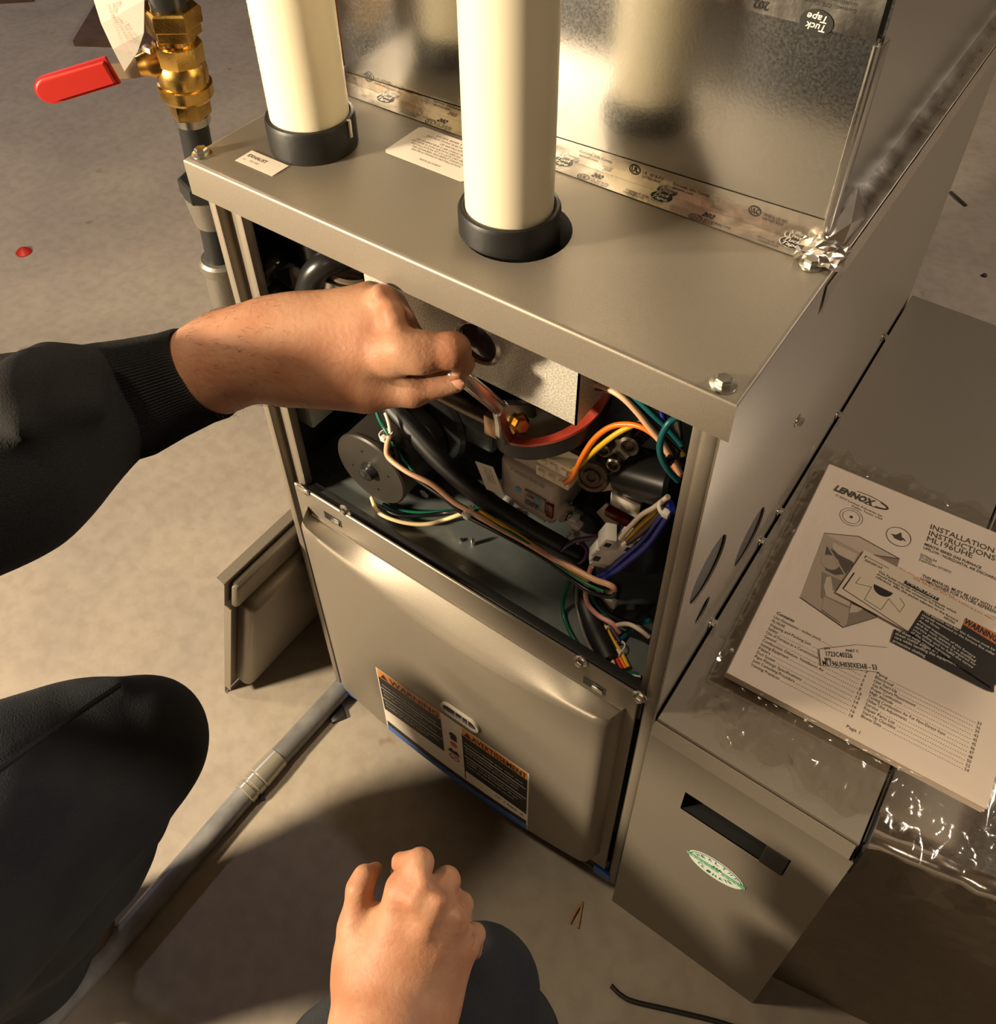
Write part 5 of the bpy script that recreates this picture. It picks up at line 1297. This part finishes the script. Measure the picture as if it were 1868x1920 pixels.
b = MB(); it = (kp((0.1077,0.1732)), kp((0.1361,0.1697))); b.text(KF, 'IMPORTANT', it[0], it[1], 0.0030, bold=0.02, c=0.0003)
for s_, p, q in (('The exhaust vent for this furnace must be', (0.1289,0.1494), (0.1919,0.1433)), ('securely connected to the furnace flue collar', (0.1284,0.1457), (0.1928,0.1388)), ('at all times.', (0.1281,0.1423), (0.1458,0.1394)), ('Annual inspection of this furnace', (0.1274,0.1378), (0.1788,0.127)), ('and its vent system by a qualified', (0.1267,0.1341), (0.1797,0.1231)), ('service professional is required for', (0.126,0.1301), (0.1809,0.1196)), ('your safety and to fulfill the terms', (0.1254,0.1263), (0.1792,0.116)), ('of the limited warranty.', (0.1246,0.1225), (0.1609,0.1154))):
    b.text(KF, s_, kp(p), kp(q), 0.0026, bold=0.012, c=0.0003)
b.build('print', WHITEI, pk_, 0, 'white lettering on black')
t0, t1 = (0.0702,0.0494), (0.1109,0.0716)
te = Vector((t1[0] - t0[0], t1[1] - t0[1])).normalized(); tn = Vector((-te.y, te.x))
sn = MB().plate((pg((0, 0), 0.0002), mu, mv), [(0.0605,0.0639),(0.0671,0.0499),(0.1125,0.0707),(0.1116,0.0979),(0.0872,0.0858)], 0.0002).build('serial_label', PAPER); tag(sn, 'small white serial number label reading 1723C40326 on the manual cover', 'label')
SNF = (pg((0, 0), 0.0005), mu, mv); b = MB()
for s_, p, q, h in (('PART C', (0.0819,0.0742), (0.0915,0.0797), 0.0026), ('1723C40326', (0.0682,0.061), (0.0885,0.0714), 0.0046), ('M/N', (0.0685,0.0561), (0.0733,0.0583), 0.0030), ('ML196UH030XE36B - 53', (0.0686,0.0508), (0.11,0.0716), 0.0048), ('S/N', (0.0648,0.0659), (0.0688,0.0691), 0.0024)): b.text(SNF, s_, p, q, h, bold=0.012, c=0.0001)
b.line(SNF, (0.0605,0.0639), (0.0872,0.0858), 0.0004, 0.0001); b.line(SNF, (0.0872,0.0858), (0.1112,0.0976), 0.0003, 0.0001); b.line(SNF, (0.0605,0.0639), (0.0671,0.0499), 0.0003, 0.0001)
b.build('print', INK, sn, 0)
# the bag: one film with crumpled ends
b = MB(); V = []; F = []; rng = np.random.RandomState(9); nu, nv = 70, 96
ph = rng.rand(12) * 6.28
for i in range(nu + 1):
    for j in range(nv + 1):
        s, t = i / nu, j / nv
        u = -0.013 + 0.262 * s; v = -0.044 + 0.352 * t
        edge = 0.006 * math.sin(23 * s + ph[0]) + 0.004 * math.sin(51 * s + ph[1])
        if j == 0 or t < 0.10: v += edge * (1 - t / 0.10) - 0.012 * math.sin(math.pi * s) * (1 - t / 0.10)
        if t > 0.92: v += (edge * 0.7) * (t - 0.92) / 0.08
        out = max(-v, v - 0.2794, -u, u - 0.2159, 0.0)
        k = min(1, out / 0.008)
        base = ZT + 0.0024
        wr = abs(0.55 * math.sin(150 * u + 55 * v + ph[2]) + 0.45 * math.sin(95 * u - 170 * v + ph[3]) + 0.5 * math.sin(260 * u + 30 * math.sin(120 * v) + ph[4]))
        zz_ = base * (1 - k) + 0.0006 * k + k * 0.0048 * wr * (1.0 if out > 0.004 else 0.6) * (0.6 + 0.4 * rng.rand())
        over = max(0, (MO + mu * u + mv * v).x - 0.63)
        zz_ -= k * min(0.018, over * 0.25) if v < 0 or u > 0.2159 else 0
        V.append(MO + mu * u + mv * v + Vector((0, 0, max(zz_, -0.02) + 0.0004)))
for i in range(nu):
    for j in range(nv): F.append((i * (nv + 1) + j, (i + 1) * (nv + 1) + j, (i + 1) * (nv + 1) + j + 1, i * (nv + 1) + j + 1))
bag = b.add(V, F).build('plastic_bag', FILM, None, 60); tag(bag, 'clear crinkled plastic bag wrapped round the installation manual', 'bag')

# ---------------------------------------------------------------- removed front panel leaning at the left
lp = thing('removed_front_panel', 'removed taupe front panel leaning in shadow against the furnace left side', 'panel', (-0.10, 0.12, 0))
lo, hi_ = Vector((-0.127, -0.094, 0.0)), Vector((-0.0150, -0.094, 0.368))
vz = (hi_ - lo).normalized(); vy = Vector((0, 1, 0)); vn = vy.cross(vz)          # vn faces the furnace
PLn = (hi_ - lo).length; PMx = Matrix((vy, vz, vn)).transposed().to_4x4(); PMx.translation = lo
b = MB(); b.box((0, 0.004, -0.001), (0.40, PLn, 0.0), M=PMx); b.box((0, 0.0, -0.001), (0.40, 0.0012, 0.012), M=PMx); b.box((0.0, 0.03, 0.0), (0.0012, PLn - 0.06, 0.010), M=PMx)
b.box((0, PLn - 0.0012, -0.012), (0.40, PLn, 0.0), M=PMx); b.build('panel_flange', PAINT, lp, 0)
b = MB(); b.box((0.018, 0.022, -0.004), (0.382, PLn - 0.075, 0.026), 0.012, 4, M=PMx); b.build('raised_face', PAINT, lp, 50)
b = MB(); b.box((0.006, PLn - 0.066, 0.0), (0.394, PLn - 0.006, 0.012), 0.006, 3, M=PMx); b.build('top_rail', PAINT, lp, 50)

# ---------------------------------------------------------------- conduit on the floor and small litter
cn_ = thing('floor_conduit', 'grey plastic conduit lying on the floor from the cabinet corner past the knee', 'conduit', (-0.0098,-0.2225,-0.0))
ep = [Vector((0.0093,0.0073,0.014)), Vector((0.0048,-0.1591,0.014)), Vector((0.0065,-0.4011,0.014)), Vector((0.0045,-0.5658,0.014))]
b = MB(); b.tube([ep[0], ep[1]], 0.0138, 18, 1); b.build('pipe', GREYPIPE, cn_)
b = MB(); b.tube([ep[1], ep[2], ep[3]], 0.0138, 18, 1); b.build('pipe', GREYPIPE, cn_)
dd = (ep[0] - ep[1]).normalized()
b = MB(); b.lathe(ep[1] - dd * 0.020, dd, [(0.0140, 0), (0.0160, 0.001), (0.0160, 0.009), (0.0150, 0.010), (0.0150, 0.013), (0.0160, 0.014), (0.0160, 0.023), (0.0150, 0.024), (0.0165, 0.026), (0.0150, 0.060), (0.0139, 0.061)], 24); b.build('coupling', mat('pale_grey_coupling', (0.36, 0.33, 0.27, 1), 0.25, 0.4), cn_)
b = MB(); b.box((-0.008, -0.014, 0), (0.030, 0.006, 0.004), 0.001, M=Matrix.Translation(ep[0] + Vector((0.0, -0.022, -0.012))) @ Matrix.Rotation(-0.55, 4, 'Z')); b.build('end_clip', BLACK, cn_)


def litter(name, lab, cat, mb_, m, sm=30): return tag(mb_.build(name, m, None, sm), lab, cat)


p = Vector((0.0178,-0.1648,0.004)); b = MB(); b.lathe(p, (0.7, -0.5, 0.1), [(0, -0.006), (0.0045, -0.006), (0.0045, 0.0), (0.003, 0.0), (0.003, 0.007), (0, 0.007)], 8); litter('bolt', 'small dark blue bolt lying on the floor beside the conduit coupling', 'bolt', b, mat('dark_blue_steel', (0.03, 0.05, 0.10, 1), 0.4, 0.4))
b = MB(); b.tube([(0.4909,-0.0876,0.003), (0.5048,-0.089,0.003), (0.5198,-0.0858,0.003), (0.552,-0.0716,0.003), (0.6026,-0.0498,0.003), (0.6432,-0.0359,0.003)], 0.0026, 8); litter('wire_offcut', 'thin black wire offcut lying on the floor below the filter cabinet', 'wire', b, RUBBER)
b = MB(); b.tube([(0.42,-0.0618,0.002), (0.4194,-0.0493,0.004), (0.4199,-0.033,0.002)], 0.0016, 6); litter('wood_splinter', 'pale wood splinter on the floor left of the filter cabinet, slanting left one', 'splinter', b, mat('pale_wood', (0.42, 0.26, 0.13, 1), 0.7))
b = MB(); b.tube([(0.4205,-0.034,0.002), (0.4255,-0.0471,0.002), (0.4305,-0.0599,0.002)], 0.0015, 6); litter('wood_splinter', 'pale wood splinter on the floor, upright one nearer the filter cabinet', 'splinter', b, MATS['pale_wood'])
b = MB(); b.lathe((-1.2612,0.3631,0.0), (0, 0, 1), [(0.016, 0), (0.017, 0.003), (0.010, 0.010), (0.004, 0.014), (0, 0.014)], 16); litter('red_cap', 'small red plastic cap on the bare floor at the far left', 'cap', b, REDP)
b = MB(); b.tube([(0.3402,1.7443,0.003), (0.3622,1.7252,0.004), (0.3857,1.7078,0.002)], 0.0035, 6); litter('twig', 'short dark twig on the floor behind the furnace right side', 'twig', b, mat('dark_bark', (0.04, 0.03, 0.022, 1), 0.8))
b = MB(); b.lathe((0.4895,1.4664,0.0), (0, 0, 1), [(0.005, 0), (0.0055, 0.004), (0.002, 0.007), (0, 0.007)], 7); litter('pebble', 'tiny dark pebble on the floor above the filter cabinet', 'pebble', b, MATS['dark_bark'])
q = [(-2.0422,1.0729,0.0), (-1.8136,1.2055,0.0), (-2.2716,1.6603,0.0), (-2.2812,1.3664,0.0)]
b = MB(); b.plate(((0, 0, 0.0005), (1, 0, 0), (0, 1, 0)), [p[:2] for p in q], 0.018); litter('wooden_board', 'brown wooden board on the floor behind the paper tag', 'board', b, WOODM, 0)
q = [(-2.6107,1.0424,0.0), (-2.4339,1.2018,0.0), (-2.6783,1.3889,0.0), (-2.9144,1.2313,0.0)]
b = MB(); b.plate(((0, 0, 0.0005), (1, 0, 0), (0, 1, 0)), [p[:2] for p in q], 0.020); litter('wooden_board', 'brown wooden board end at the top left corner of the photo', 'board', b, WOODM, 0)

# ---------------------------------------------------------------- open end wrench
wn = NAX; wp0 = nutc + wn * 0.001; wh_ = Vector((0.2534,-0.011,0.7698))
wx = (wh_ - wp0); wx = (wx - wn * wx.dot(wn)); wl2 = wx.length; wx.normalize(); wy = wn.cross(wx)
# follow the true line to the hand: tilt the plane so that the shaft passes through the grip
wx = (wh_ - wp0).normalized(); wy = wn.cross(wx).normalized(); wz = wx.cross(wy)
WFm = Matrix((wx, wy, wz)).transposed().to_4x4(); WFm.translation = wp0
LWR = (wh_ - wp0).length + 0.002
wr = thing('open_end_wrench', 'chrome open-end wrench held in the hand, jaw on the brass nut', 'wrench', wp0)
jaw = [(-0.006, 0.0088), (-0.012, 0.0120), (-0.0135, 0.0165), (-0.004, 0.0205), (0.008, 0.0185), (0.018, 0.0120), (0.030, 0.0066), (0.030, -0.0066), (0.018, -0.0120), (0.008, -0.0170), (-0.004, -0.0180), (-0.0135, -0.0145), (-0.012, -0.0105), (-0.006, -0.0088), (0.008, -0.0088), (0.0105, -0.004), (0.0105, 0.004), (0.008, 0.0088)]
bm = bmesh.new(); vs = [bm.verts.new((a, c, -0.0035)) for a, c in jaw]; fc = bm.faces.new(vs); g = bmesh.ops.extrude_face_region(bm, geom=[fc]); bmesh.ops.translate(bm, verts=[v for v in g['geom'] if isinstance(v, bmesh.types.BMVert)], vec=(0, 0, 0.007))
bmesh.ops.bevel(bm, geom=[e for e in bm.edges if abs(e.verts[0].co.z - e.verts[1].co.z) < 1e-6], offset=0.001, segments=2, affect='EDGES')
bmesh.ops.transform(bm, matrix=WFm, verts=bm.verts); b = MB().bm(bm); bm.free(); b.build('jaw', CHROME, wr, 40)
b = MB(); b.box((0.024, -0.0062, -0.0028), (LWR, 0.0062, 0.0028), 0.0022, 3, M=WFm); b.box((0.034, 0.0040, 0.0020), (LWR - 0.02, 0.0058, 0.0038), 0.0006, M=WFm); b.box((0.034, -0.0058, 0.0020), (LWR - 0.02, -0.0040, 0.0038), 0.0006, M=WFm); b.build('shaft', CHROME, wr, 40)

# ---------------------------------------------------------------- the technician
def c_(p, q, k): return ('c', p, q, k)


per = thing('person', 'technician in black sweatshirt and dark trousers, left hand working a wrench, right on knee', 'person', (0.10, -0.60, 0))
# left hand and forearm
WRI = (0.1124,-0.0698,0.7556,0.0293)
LH = [
 c_((0.0329,-0.1328,0.7147,0.0345), (0.0839,-0.0898,0.7416,0.0321), 0.01), c_((0.0839,-0.0898,0.7416,0.0321), WRI, 0.02),
 c_((0.0824,-0.0648,0.7492,0.0244), (0.1253,-0.0466,0.7674,0.0246), 0.02), c_(WRI, (0.1399,-0.0518,0.7612,0.0307), 0.02),
 c_((0.1294,-0.0665,0.748,0.0198), (0.2175,-0.0307,0.7823,0.0142), 0.018),
 c_((0.1239,-0.0586,0.758,0.0238), (0.2082,-0.019,0.795,0.0135), 0.018),
 c_((0.1196,-0.0532,0.7624,0.023), (0.1928,-0.0103,0.8002,0.0129), 0.018),
 c_((0.1161,-0.0495,0.7633,0.0207), (0.1733,-0.0051,0.7934,0.0109), 0.016),
 c_((0.1423,-0.0574,0.7478,0.0238), (0.1836,-0.0438,0.7515,0.0218), 0.018),
 c_((0.151,-0.0399,0.766,0.0236), (0.1864,-0.0257,0.7737,0.0216), 0.016),
 c_((0.139,-0.063,0.745,0.0182), (0.2029,-0.0486,0.7501,0.0134), 0.015),
 c_((0.2029,-0.0486,0.7501,0.0134), (0.2337,-0.0343,0.7549,0.0095), 0.008), c_((0.2337,-0.0343,0.7549,0.0095), (0.2581,-0.0157,0.763,0.0068), 0.006),
 c_((0.2186,-0.0317,0.7837,0.0145), (0.2375,-0.0261,0.7899,0.0139), 0.010), c_((0.2375,-0.0261,0.7899,0.0138), (0.2552,-0.0142,0.7921,0.0124), 0.008),
 c_((0.2552,-0.0142,0.7921,0.0117), (0.2557,-0.0038,0.7716,0.0079), 0.006), c_((0.2557,-0.0038,0.7716,0.0079), (0.2487,-0.002,0.7558,0.0062), 0.004),
 c_((0.2082,-0.019,0.795,0.0135), (0.2175,0.0014,0.7545,0.0107), 0.006), c_((0.2175,0.0014,0.7545,0.0107), (0.2338,0.0034,0.7376,0.0084), 0.004),
 c_((0.1928,-0.0103,0.8002,0.0129), (0.1989,0.0051,0.7517,0.0104), 0.006), c_((0.1989,0.0051,0.7517,0.0104), (0.2178,-0.0018,0.7272,0.0081), 0.004),
 c_((0.1733,-0.0051,0.7934,0.0109), (0.1812,0.0034,0.7437,0.009), 0.006), c_((0.1812,0.0034,0.7437,0.009), (0.2102,-0.0138,0.7201,0.0073), 0.004),
 # knuckle bumps and tendons
 c_((0.2245,-0.0333,0.799,0.0058), (0.2284,-0.036,0.7972,0.0058), 0.014), c_((0.2116,-0.0236,0.8122,0.0055), (0.215,-0.024,0.8098,0.0055), 0.012), c_((0.195,-0.0163,0.8169,0.0052), (0.1975,-0.0151,0.8135,0.0052), 0.012),
 ('s', (0.2231,-0.0637,0.7654,0.0007), (0.2653,-0.0268,0.7854,0.0007), 0.004), ('s', (0.2545,-0.0455,0.7963,0.0007), (0.2565,-0.0435,0.7968,0.0004), 0.004),
 ('s', (0.2208,-0.0674,0.7608,0.0007), (0.2447,-0.0478,0.7802,0.0007), 0.006), ('s', (0.2207,-0.0175,0.806,0.0015), (0.226,-0.0187,0.8017,0.0011), 0.006),
]
# right hand hanging over the right knee
RH = [
 c_((0.4333,-0.3573,0.4466,0.0406), (0.4024,-0.304,0.4382,0.0399), 0.02), c_((0.4024,-0.304,0.4382,0.0399), (0.3936,-0.2826,0.4357,0.0376), 0.02),
 c_((0.381,-0.287,0.4339,0.0324), (0.3668,-0.2372,0.4905,0.0146), 0.014), c_((0.3884,-0.2798,0.4413,0.0322), (0.3855,-0.2335,0.4909,0.0137), 0.014),
 c_((0.3973,-0.2728,0.4388,0.0308), (0.3997,-0.2308,0.4758,0.013), 0.014), c_((0.4034,-0.266,0.4294,0.0272), (0.4123,-0.2326,0.4493,0.0117), 0.014),
 c_((0.3682,-0.2737,0.4414,0.0328), (0.3884,-0.2509,0.4542,0.031), 0.014),
 c_((0.3619,-0.2824,0.435,0.0243), (0.3449,-0.2696,0.4591,0.014), 0.012), c_((0.3449,-0.2696,0.4591,0.014), (0.3348,-0.2536,0.4788,0.0094), 0.006), c_((0.3348,-0.2536,0.4788,0.0094), (0.3332,-0.2455,0.4809,0.0082), 0.004), c_((0.3332,-0.2455,0.4809,0.0082), (0.3325,-0.2335,0.4683,0.0048), 0.004),
 c_((0.3668,-0.2372,0.4905,0.0146), (0.3667,-0.2194,0.5056,0.0096), 0.006), c_((0.3667,-0.2194,0.5056,0.0096), (0.3487,-0.2223,0.4824,0.0067), 0.003), c_((0.3487,-0.2223,0.4824,0.0067), (0.3472,-0.228,0.4669,0.0048), 0.002),
 c_((0.3855,-0.2335,0.4909,0.0137), (0.3841,-0.2126,0.4805,0.0098), 0.005), c_((0.3841,-0.2126,0.4805,0.0098), (0.3781,-0.2073,0.4308,0.0083), 0.003), c_((0.3781,-0.2073,0.4308,0.0083), (0.3683,-0.2154,0.4112,0.0067), 0.003),
 c_((0.3997,-0.2308,0.4758,0.013), (0.3965,-0.2133,0.4521,0.0088), 0.005), c_((0.3965,-0.2133,0.4521,0.0088), (0.3943,-0.2111,0.4062,0.0075), 0.003),
 c_((0.4123,-0.2326,0.4493,0.0117), (0.4128,-0.2189,0.4316,0.0076), 0.005), c_((0.4128,-0.2189,0.4316,0.0076), (0.4125,-0.2216,0.3948,0.0062), 0.003),
 c_((0.379,-0.2293,0.5115,0.003), (0.38,-0.2408,0.5054,0.0037), 0.014), c_((0.3942,-0.2316,0.5074,0.0033), (0.3939,-0.2475,0.4941,0.0033), 0.014), c_((0.4064,-0.2304,0.4909,0.003), (0.4043,-0.2471,0.478,0.003), 0.014),
 ('s', (0.3475,-0.2453,0.4896,0.0023), (0.355,-0.2597,0.4902,0.0011), 0.006), ('s', (0.3451,-0.2379,0.4713,0.002), (0.3527,-0.2514,0.4813,0.0015), 0.006),
 ('s', (0.3848,-0.2166,0.5056,0.0011), (0.3912,-0.2289,0.5145,0.0007), 0.005), ('s', (0.3959,-0.2138,0.4824,0.0012), (0.4057,-0.2255,0.4824,0.0008), 0.005), ('s', (0.4116,-0.2207,0.4568,0.0012), (0.419,-0.2307,0.4584,0.0008), 0.005),
]
hb = blob(LH, 0.0017, 2)
rb_ = blob(RH, 0.0017, 2)
nL = len(hb.v)
# hidden skin: neck and head
HC = Vector((0.17, -0.80, 1.20))
hd = blob([c_((0.23, -0.60, 0.99, 0.058), (0.20, -0.50, 1.09, 0.056), 0.03), c_((0.19, -0.47, 1.175, 0.082), (0.19, -0.44, 1.21, 0.080), 0.04), c_((0.19, -0.385, 1.10, 0.034), (0.19, -0.41, 1.145, 0.058), 0.04),
           c_((0.19, -0.345, 1.165, 0.010), (0.19, -0.328, 1.140, 0.014), 0.015), c_((0.105, -0.47, 1.15, 0.010), (0.103, -0.475, 1.18, 0.014), 0.01), c_((0.275, -0.47, 1.15, 0.010), (0.277, -0.475, 1.18, 0.014), 0.01),
           c_((0.17, -0.352, 1.112, 0.007), (0.21, -0.352, 1.112, 0.007), 0.006), ('s', (0.158, -0.352, 1.176, 0.010), (0.16, -0.350, 1.176, 0.010), 0.012), ('s', (0.222, -0.352, 1.176, 0.010), (0.22, -0.350, 1.176, 0.010), 0.012)], 0.006, 1)
body = MB().add(hb.v, hb.f).add(rb_.v, rb_.f).add(hd.v, hd.f)
# forearms running on inside the sleeves up to the shoulders
b2 = blob([c_((0.06, -0.60, 0.94, 0.05), (-0.005, -0.42, 0.735, 0.042), 0.02), c_((-0.005, -0.42, 0.735, 0.042), (0.0329,-0.1328,0.7147,0.0328), 0.02), c_((0.06, -0.60, 0.94, 0.05), (0.23, -0.61, 1.00, 0.055), 0.03),
           c_((0.40, -0.62, 0.94, 0.05), (0.50, -0.55, 0.66, 0.044), 0.02), c_((0.50, -0.55, 0.66, 0.044), (0.4333,-0.3573,0.4466,0.0386), 0.02), c_((0.40, -0.62, 0.94, 0.05), (0.23, -0.61, 1.00, 0.055), 0.03)], 0.008, 1)
body.add(b2.v, b2.f)
bo = body.build('body', SKIN, per, 0)
bo.data.polygons.foreach_set('use_smooth', [True] * len(bo.data.polygons))
MB().add(*(lambda q: (q.v, q.f))(blob([c_((0.19, -0.485, 1.20, 0.088), (0.19, -0.455, 1.237, 0.080), 0.03)], 0.008, 1))).build('hair', HAIRM, per, 180)


def nail(px, n, u, a, bb_):
    n = Vector(n).normalized(); u = Vector(u); u = (u - n * u.dot(n)).normalized(); v = n.cross(u); b = MB(); V = []; F = []
    for i in range(9):
        for j in range(7):
            s = -1 + i / 4; t = -1 + j / 3
            V.append(Vector(px) + u * a * s + v * bb_ * t * math.sqrt(max(0, 1 - 0.88 * s ** 4)) - n * (0.0012 * t * t + 0.0006 * s * s))
    for i in range(8):
        for j in range(6): F.append((i * 7 + j, (i + 1) * 7 + j, (i + 1) * 7 + j + 1, i * 7 + j + 1))
    return b.add(V, F)


cv = Vector(cam.location)
p = Vector((0.262,-0.0201,0.7663)); nl = nail(p, (cv - p) + Vector((0, -0.15, -0.25)), Vector((0.2658,-0.0163,0.7679)) - p, 0.0058, 0.0040); nl.build('fingernail', NAIL, per, 180)
# short hairs on the left forearm
vn_ = np.array(bo.data.vertices[0].normal)
co = np.empty(len(bo.data.vertices) * 3); bo.data.vertices.foreach_get('co', co); co = co.reshape(-1, 3)
no = np.empty(len(bo.data.vertices) * 3); bo.data.vertex_normals.foreach_get('vector', no); no = no.reshape(-1, 3)
rng = np.random.RandomState(1)
wA, wB = np.array((0.0819,-0.0906,0.7422)), np.array((0.1345,-0.0461,0.7621))
ax_ = (wB - wA) / np.linalg.norm(wB - wA)
tt = (co[:nL] - wA) @ ax_; L_ = np.linalg.norm(wB - wA)
cand = np.where((tt > 0.0) & (tt < L_ * 1.15))[0]
hb_ = MB()
off = np.array(bo.matrix_world.translation)
for i in rng.choice(cand, 620, replace=False):
    if rng.rand() > 1.15 - tt[i] / L_ * 0.8: continue
    p = co[i] ; n = no[i]
    d = ax_ * 0.8 + n * 0.18 + np.array([0.1, -0.2, -0.55]) * 0.5 + rng.randn(3) * 0.25; d /= np.linalg.norm(d)
    l = 0.004 + 0.005 * rng.rand()
    hb_.tube([p, p + d * l * 0.5 + n * 0.0006, p + d * l + n * 0.0002], [0.00009, 0.00007, 0.00003], 3, 1, cap=False)
h_ = hb_.build('arm_hair', HAIRM, per, 0); h_['kind'] = 'stuff'
# sweatshirt: left sleeve, cuff, torso, right sleeve
SL = chain([(0.0351,-0.1388,0.7227,0.0421), (0.0263,-0.155,0.7215,0.0458), (0.0195,-0.1914,0.7239,0.0531), (0.025,-0.234,0.735,0.0629)], 0.012)
SL += chain([(0.025,-0.234,0.735,0.0629), (-0.008, -0.42, 0.745, 0.072), (0.06, -0.60, 0.93, 0.085), (0.23, -0.63, 0.96, 0.09), (0.40, -0.62, 0.93, 0.085), (0.50, -0.55, 0.66, 0.068), (0.450, -0.45, 0.57, 0.060)], 0.04)
SL += [c_((0.23, -0.66, 0.84, 0.13), (0.26, -0.80, 0.50, 0.15), 0.06), c_((0.15, -0.66, 0.85, 0.11), (0.19, -0.80, 0.50, 0.13), 0.06), c_((0.31, -0.67, 0.85, 0.11), (0.33, -0.80, 0.50, 0.13), 0.06)]
SL += [c_((0.0546,-0.1635,0.7838,0.011), (0.0768,-0.1798,0.7738,0.0094), 0.02), c_((0.0286,-0.1763,0.7889,0.011), (0.0544,-0.1683,0.7915,0.0087), 0.022), c_((0.0609,-0.2161,0.8149,0.0114), (0.079,-0.202,0.7942,0.0083), 0.03), c_((0.0471,-0.1953,0.8049,0.0091), (0.0892,-0.2313,0.8065,0.0072), 0.03),
       c_((0.0579,-0.1707,0.7034,0.0055), (0.06,-0.1813,0.7077,0.0062), 0.014)]
SL += [('s', (0.0913,-0.2261,0.8313,0.0045), (0.1144,-0.2501,0.8113,0.005), 0.03), ('s', (0.0857,-0.1971,0.8086,0.0034), (0.1124,-0.2139,0.7854,0.0047), 0.025)]
MB().add(*(lambda q: (q.v, q.f))(blob(SL, 0.0055, 2))).build('sweatshirt', SWEAT, per, 180)
# ribbed cuff
Pc = [Vector(q[:3]) for q in ((0.0276,-0.1493,0.7198,0.0004), (0.0346,-0.1403,0.7232,0.0004), (0.0513,-0.1225,0.7295,0.0004), (0.07,-0.1051,0.7371,0.0004), (0.0784,-0.097,0.7403,0.0004), (0.0806,-0.0944,0.7412,0.0004))]
Rc = [0.046, 0.0475, 0.0425, 0.0385, 0.0382, 0.0362]
V = []; F = []; nr = 210
axc = (Pc[-1] - Pc[0]).normalized(); uu = (Vector((0, 0, 1)) - axc * axc.z).normalized(); ww = axc.cross(uu)
ring_ = [(Pc[i], Rc[i], 1.0) for i in range(6)] + [(Pc[5] - axc * 0.001, 0.0335, 0.0), (Pc[3], 0.0335, 0.0)]
for q, r, a in ring_:
    for k in range(nr):
        t = 2 * math.pi * k / nr; rr = r + a * 0.0006 * (1 if (k // 1) % 2 else -1) + 0.0012 * math.sin(3 * t + 1) * a
        sh = 0.010 * math.cos(t)
        V.append(q + uu * rr * math.cos(t) + ww * rr * 0.97 * math.sin(t) - axc * sh)
for i in range(len(ring_) - 1):
    for k in range(nr): F.append((i * nr + k, i * nr + (k + 1) % nr, (i + 1) * nr + (k + 1) % nr, (i + 1) * nr + k))
MB().add(V, F).build('cuff', SWEAT, per, 60, 'ribbed black cuff')
# trousers
KL_ = (0.0576,-0.2547,0.384,0.0534)
HLp, HRp = (0.13, -0.72, 0.43, 0.105), (0.37, -0.72, 0.43, 0.105)
TR = chain([KL_, (0.0336,-0.3082,0.3852,0.0723), (0.0234,-0.3721,0.4097,0.0816), HLp], 0.03)
TR += chain([(0.0535,-0.2648,0.3519,0.0505), (0.0094,-0.3398,0.2214,0.0542), (-0.0334,-0.4429,0.0809,0.0574), (-0.055, -0.47, 0.055, 0.062)], 0.035)
TR += [c_((0.0309,-0.3199,0.3335,0.0599), (0.0093,-0.4037,0.2325,0.0723), 0.03), c_((0.055, -0.31, 0.362, 0.062), (0.048, -0.50, 0.36, 0.078), 0.02), c_((0.0096,-0.4026,0.291,0.074), (-0.0231,-0.4679,0.1691,0.0634), 0.03)]  # second capsule thickens the thigh underside, added to block the work lamp
KR_ = (0.4167,-0.2274,0.3282,0.043)
TR += chain([KR_, (0.4095,-0.2856,0.3122,0.0641), (0.385, -0.46, 0.37, 0.088), HRp], 0.03)
TR += chain([(0.4229,-0.2204,0.3014,0.0414), (0.4427,-0.2262,0.176,0.0464), (0.40, -0.40, 0.10, 0.056), (0.385, -0.43, 0.045, 0.055)], 0.03)
TR += [c_((0.3544,-0.3096,0.3327,0.0255), (0.3435,-0.3295,0.3298,0.0253), 0.03), c_(HLp, HRp, 0.06), c_((0.26, -0.79, 0.46, 0.13), (0.27, -0.80, 0.52, 0.13), 0.06)]
TR += [c_((0.0346,-0.2503,0.4336,0.0096), (0.0237,-0.2857,0.4392,0.0094), 0.02), ('s', (0.1245,-0.2665,0.3217,0.003), (0.0843,-0.321,0.329,0.0049), 0.015), c_((0.0741,-0.3033,0.2851,0.0123), (0.0649,-0.334,0.3009,0.01), 0.02), c_((0.0568,-0.3447,0.2101,0.0107), (0.0473,-0.3769,0.232,0.0103), 0.02), c_((0.0275,-0.4055,0.1187,0.0111), (0.0216,-0.4294,0.1454,0.0108), 0.02)]
MB().add(*(lambda q: (q.v, q.f))(blob(TR, 0.005, 2))).build('trousers', JEANS, per, 180)
b = MB(); b.ribbon([(0.0612,-0.2511,0.4803), (0.0626,-0.288,0.4944), (0.0665,-0.3249,0.51), (0.0709,-0.3588,0.5248)], 0.006, 0.0030, (0.3, -0.4, 1)); b.build('seam', JEANS, per, 60)
for q, nm in (((-0.05, -0.52), 0), ((0.385, -0.43), 1)):
    bl = blob([c_((q[0], q[1] - 0.05, 0.040, 0.038), (q[0] + 0.01, q[1] + 0.03, 0.040, 0.040), 0.02), c_((q[0] + 0.01, q[1] + 0.03, 0.040, 0.040), (q[0] + 0.025, q[1] + 0.13, 0.032, 0.030), 0.02), c_((q[0], q[1] - 0.03, 0.05, 0.04), (q[0], q[1] - 0.02, 0.09, 0.046), 0.02)], 0.006, 1)
    bl.v = [(x, y, max(z, 0.0005)) for x, y, z in bl.v]
    bl.build('shoe', SHOEM, per, 180)
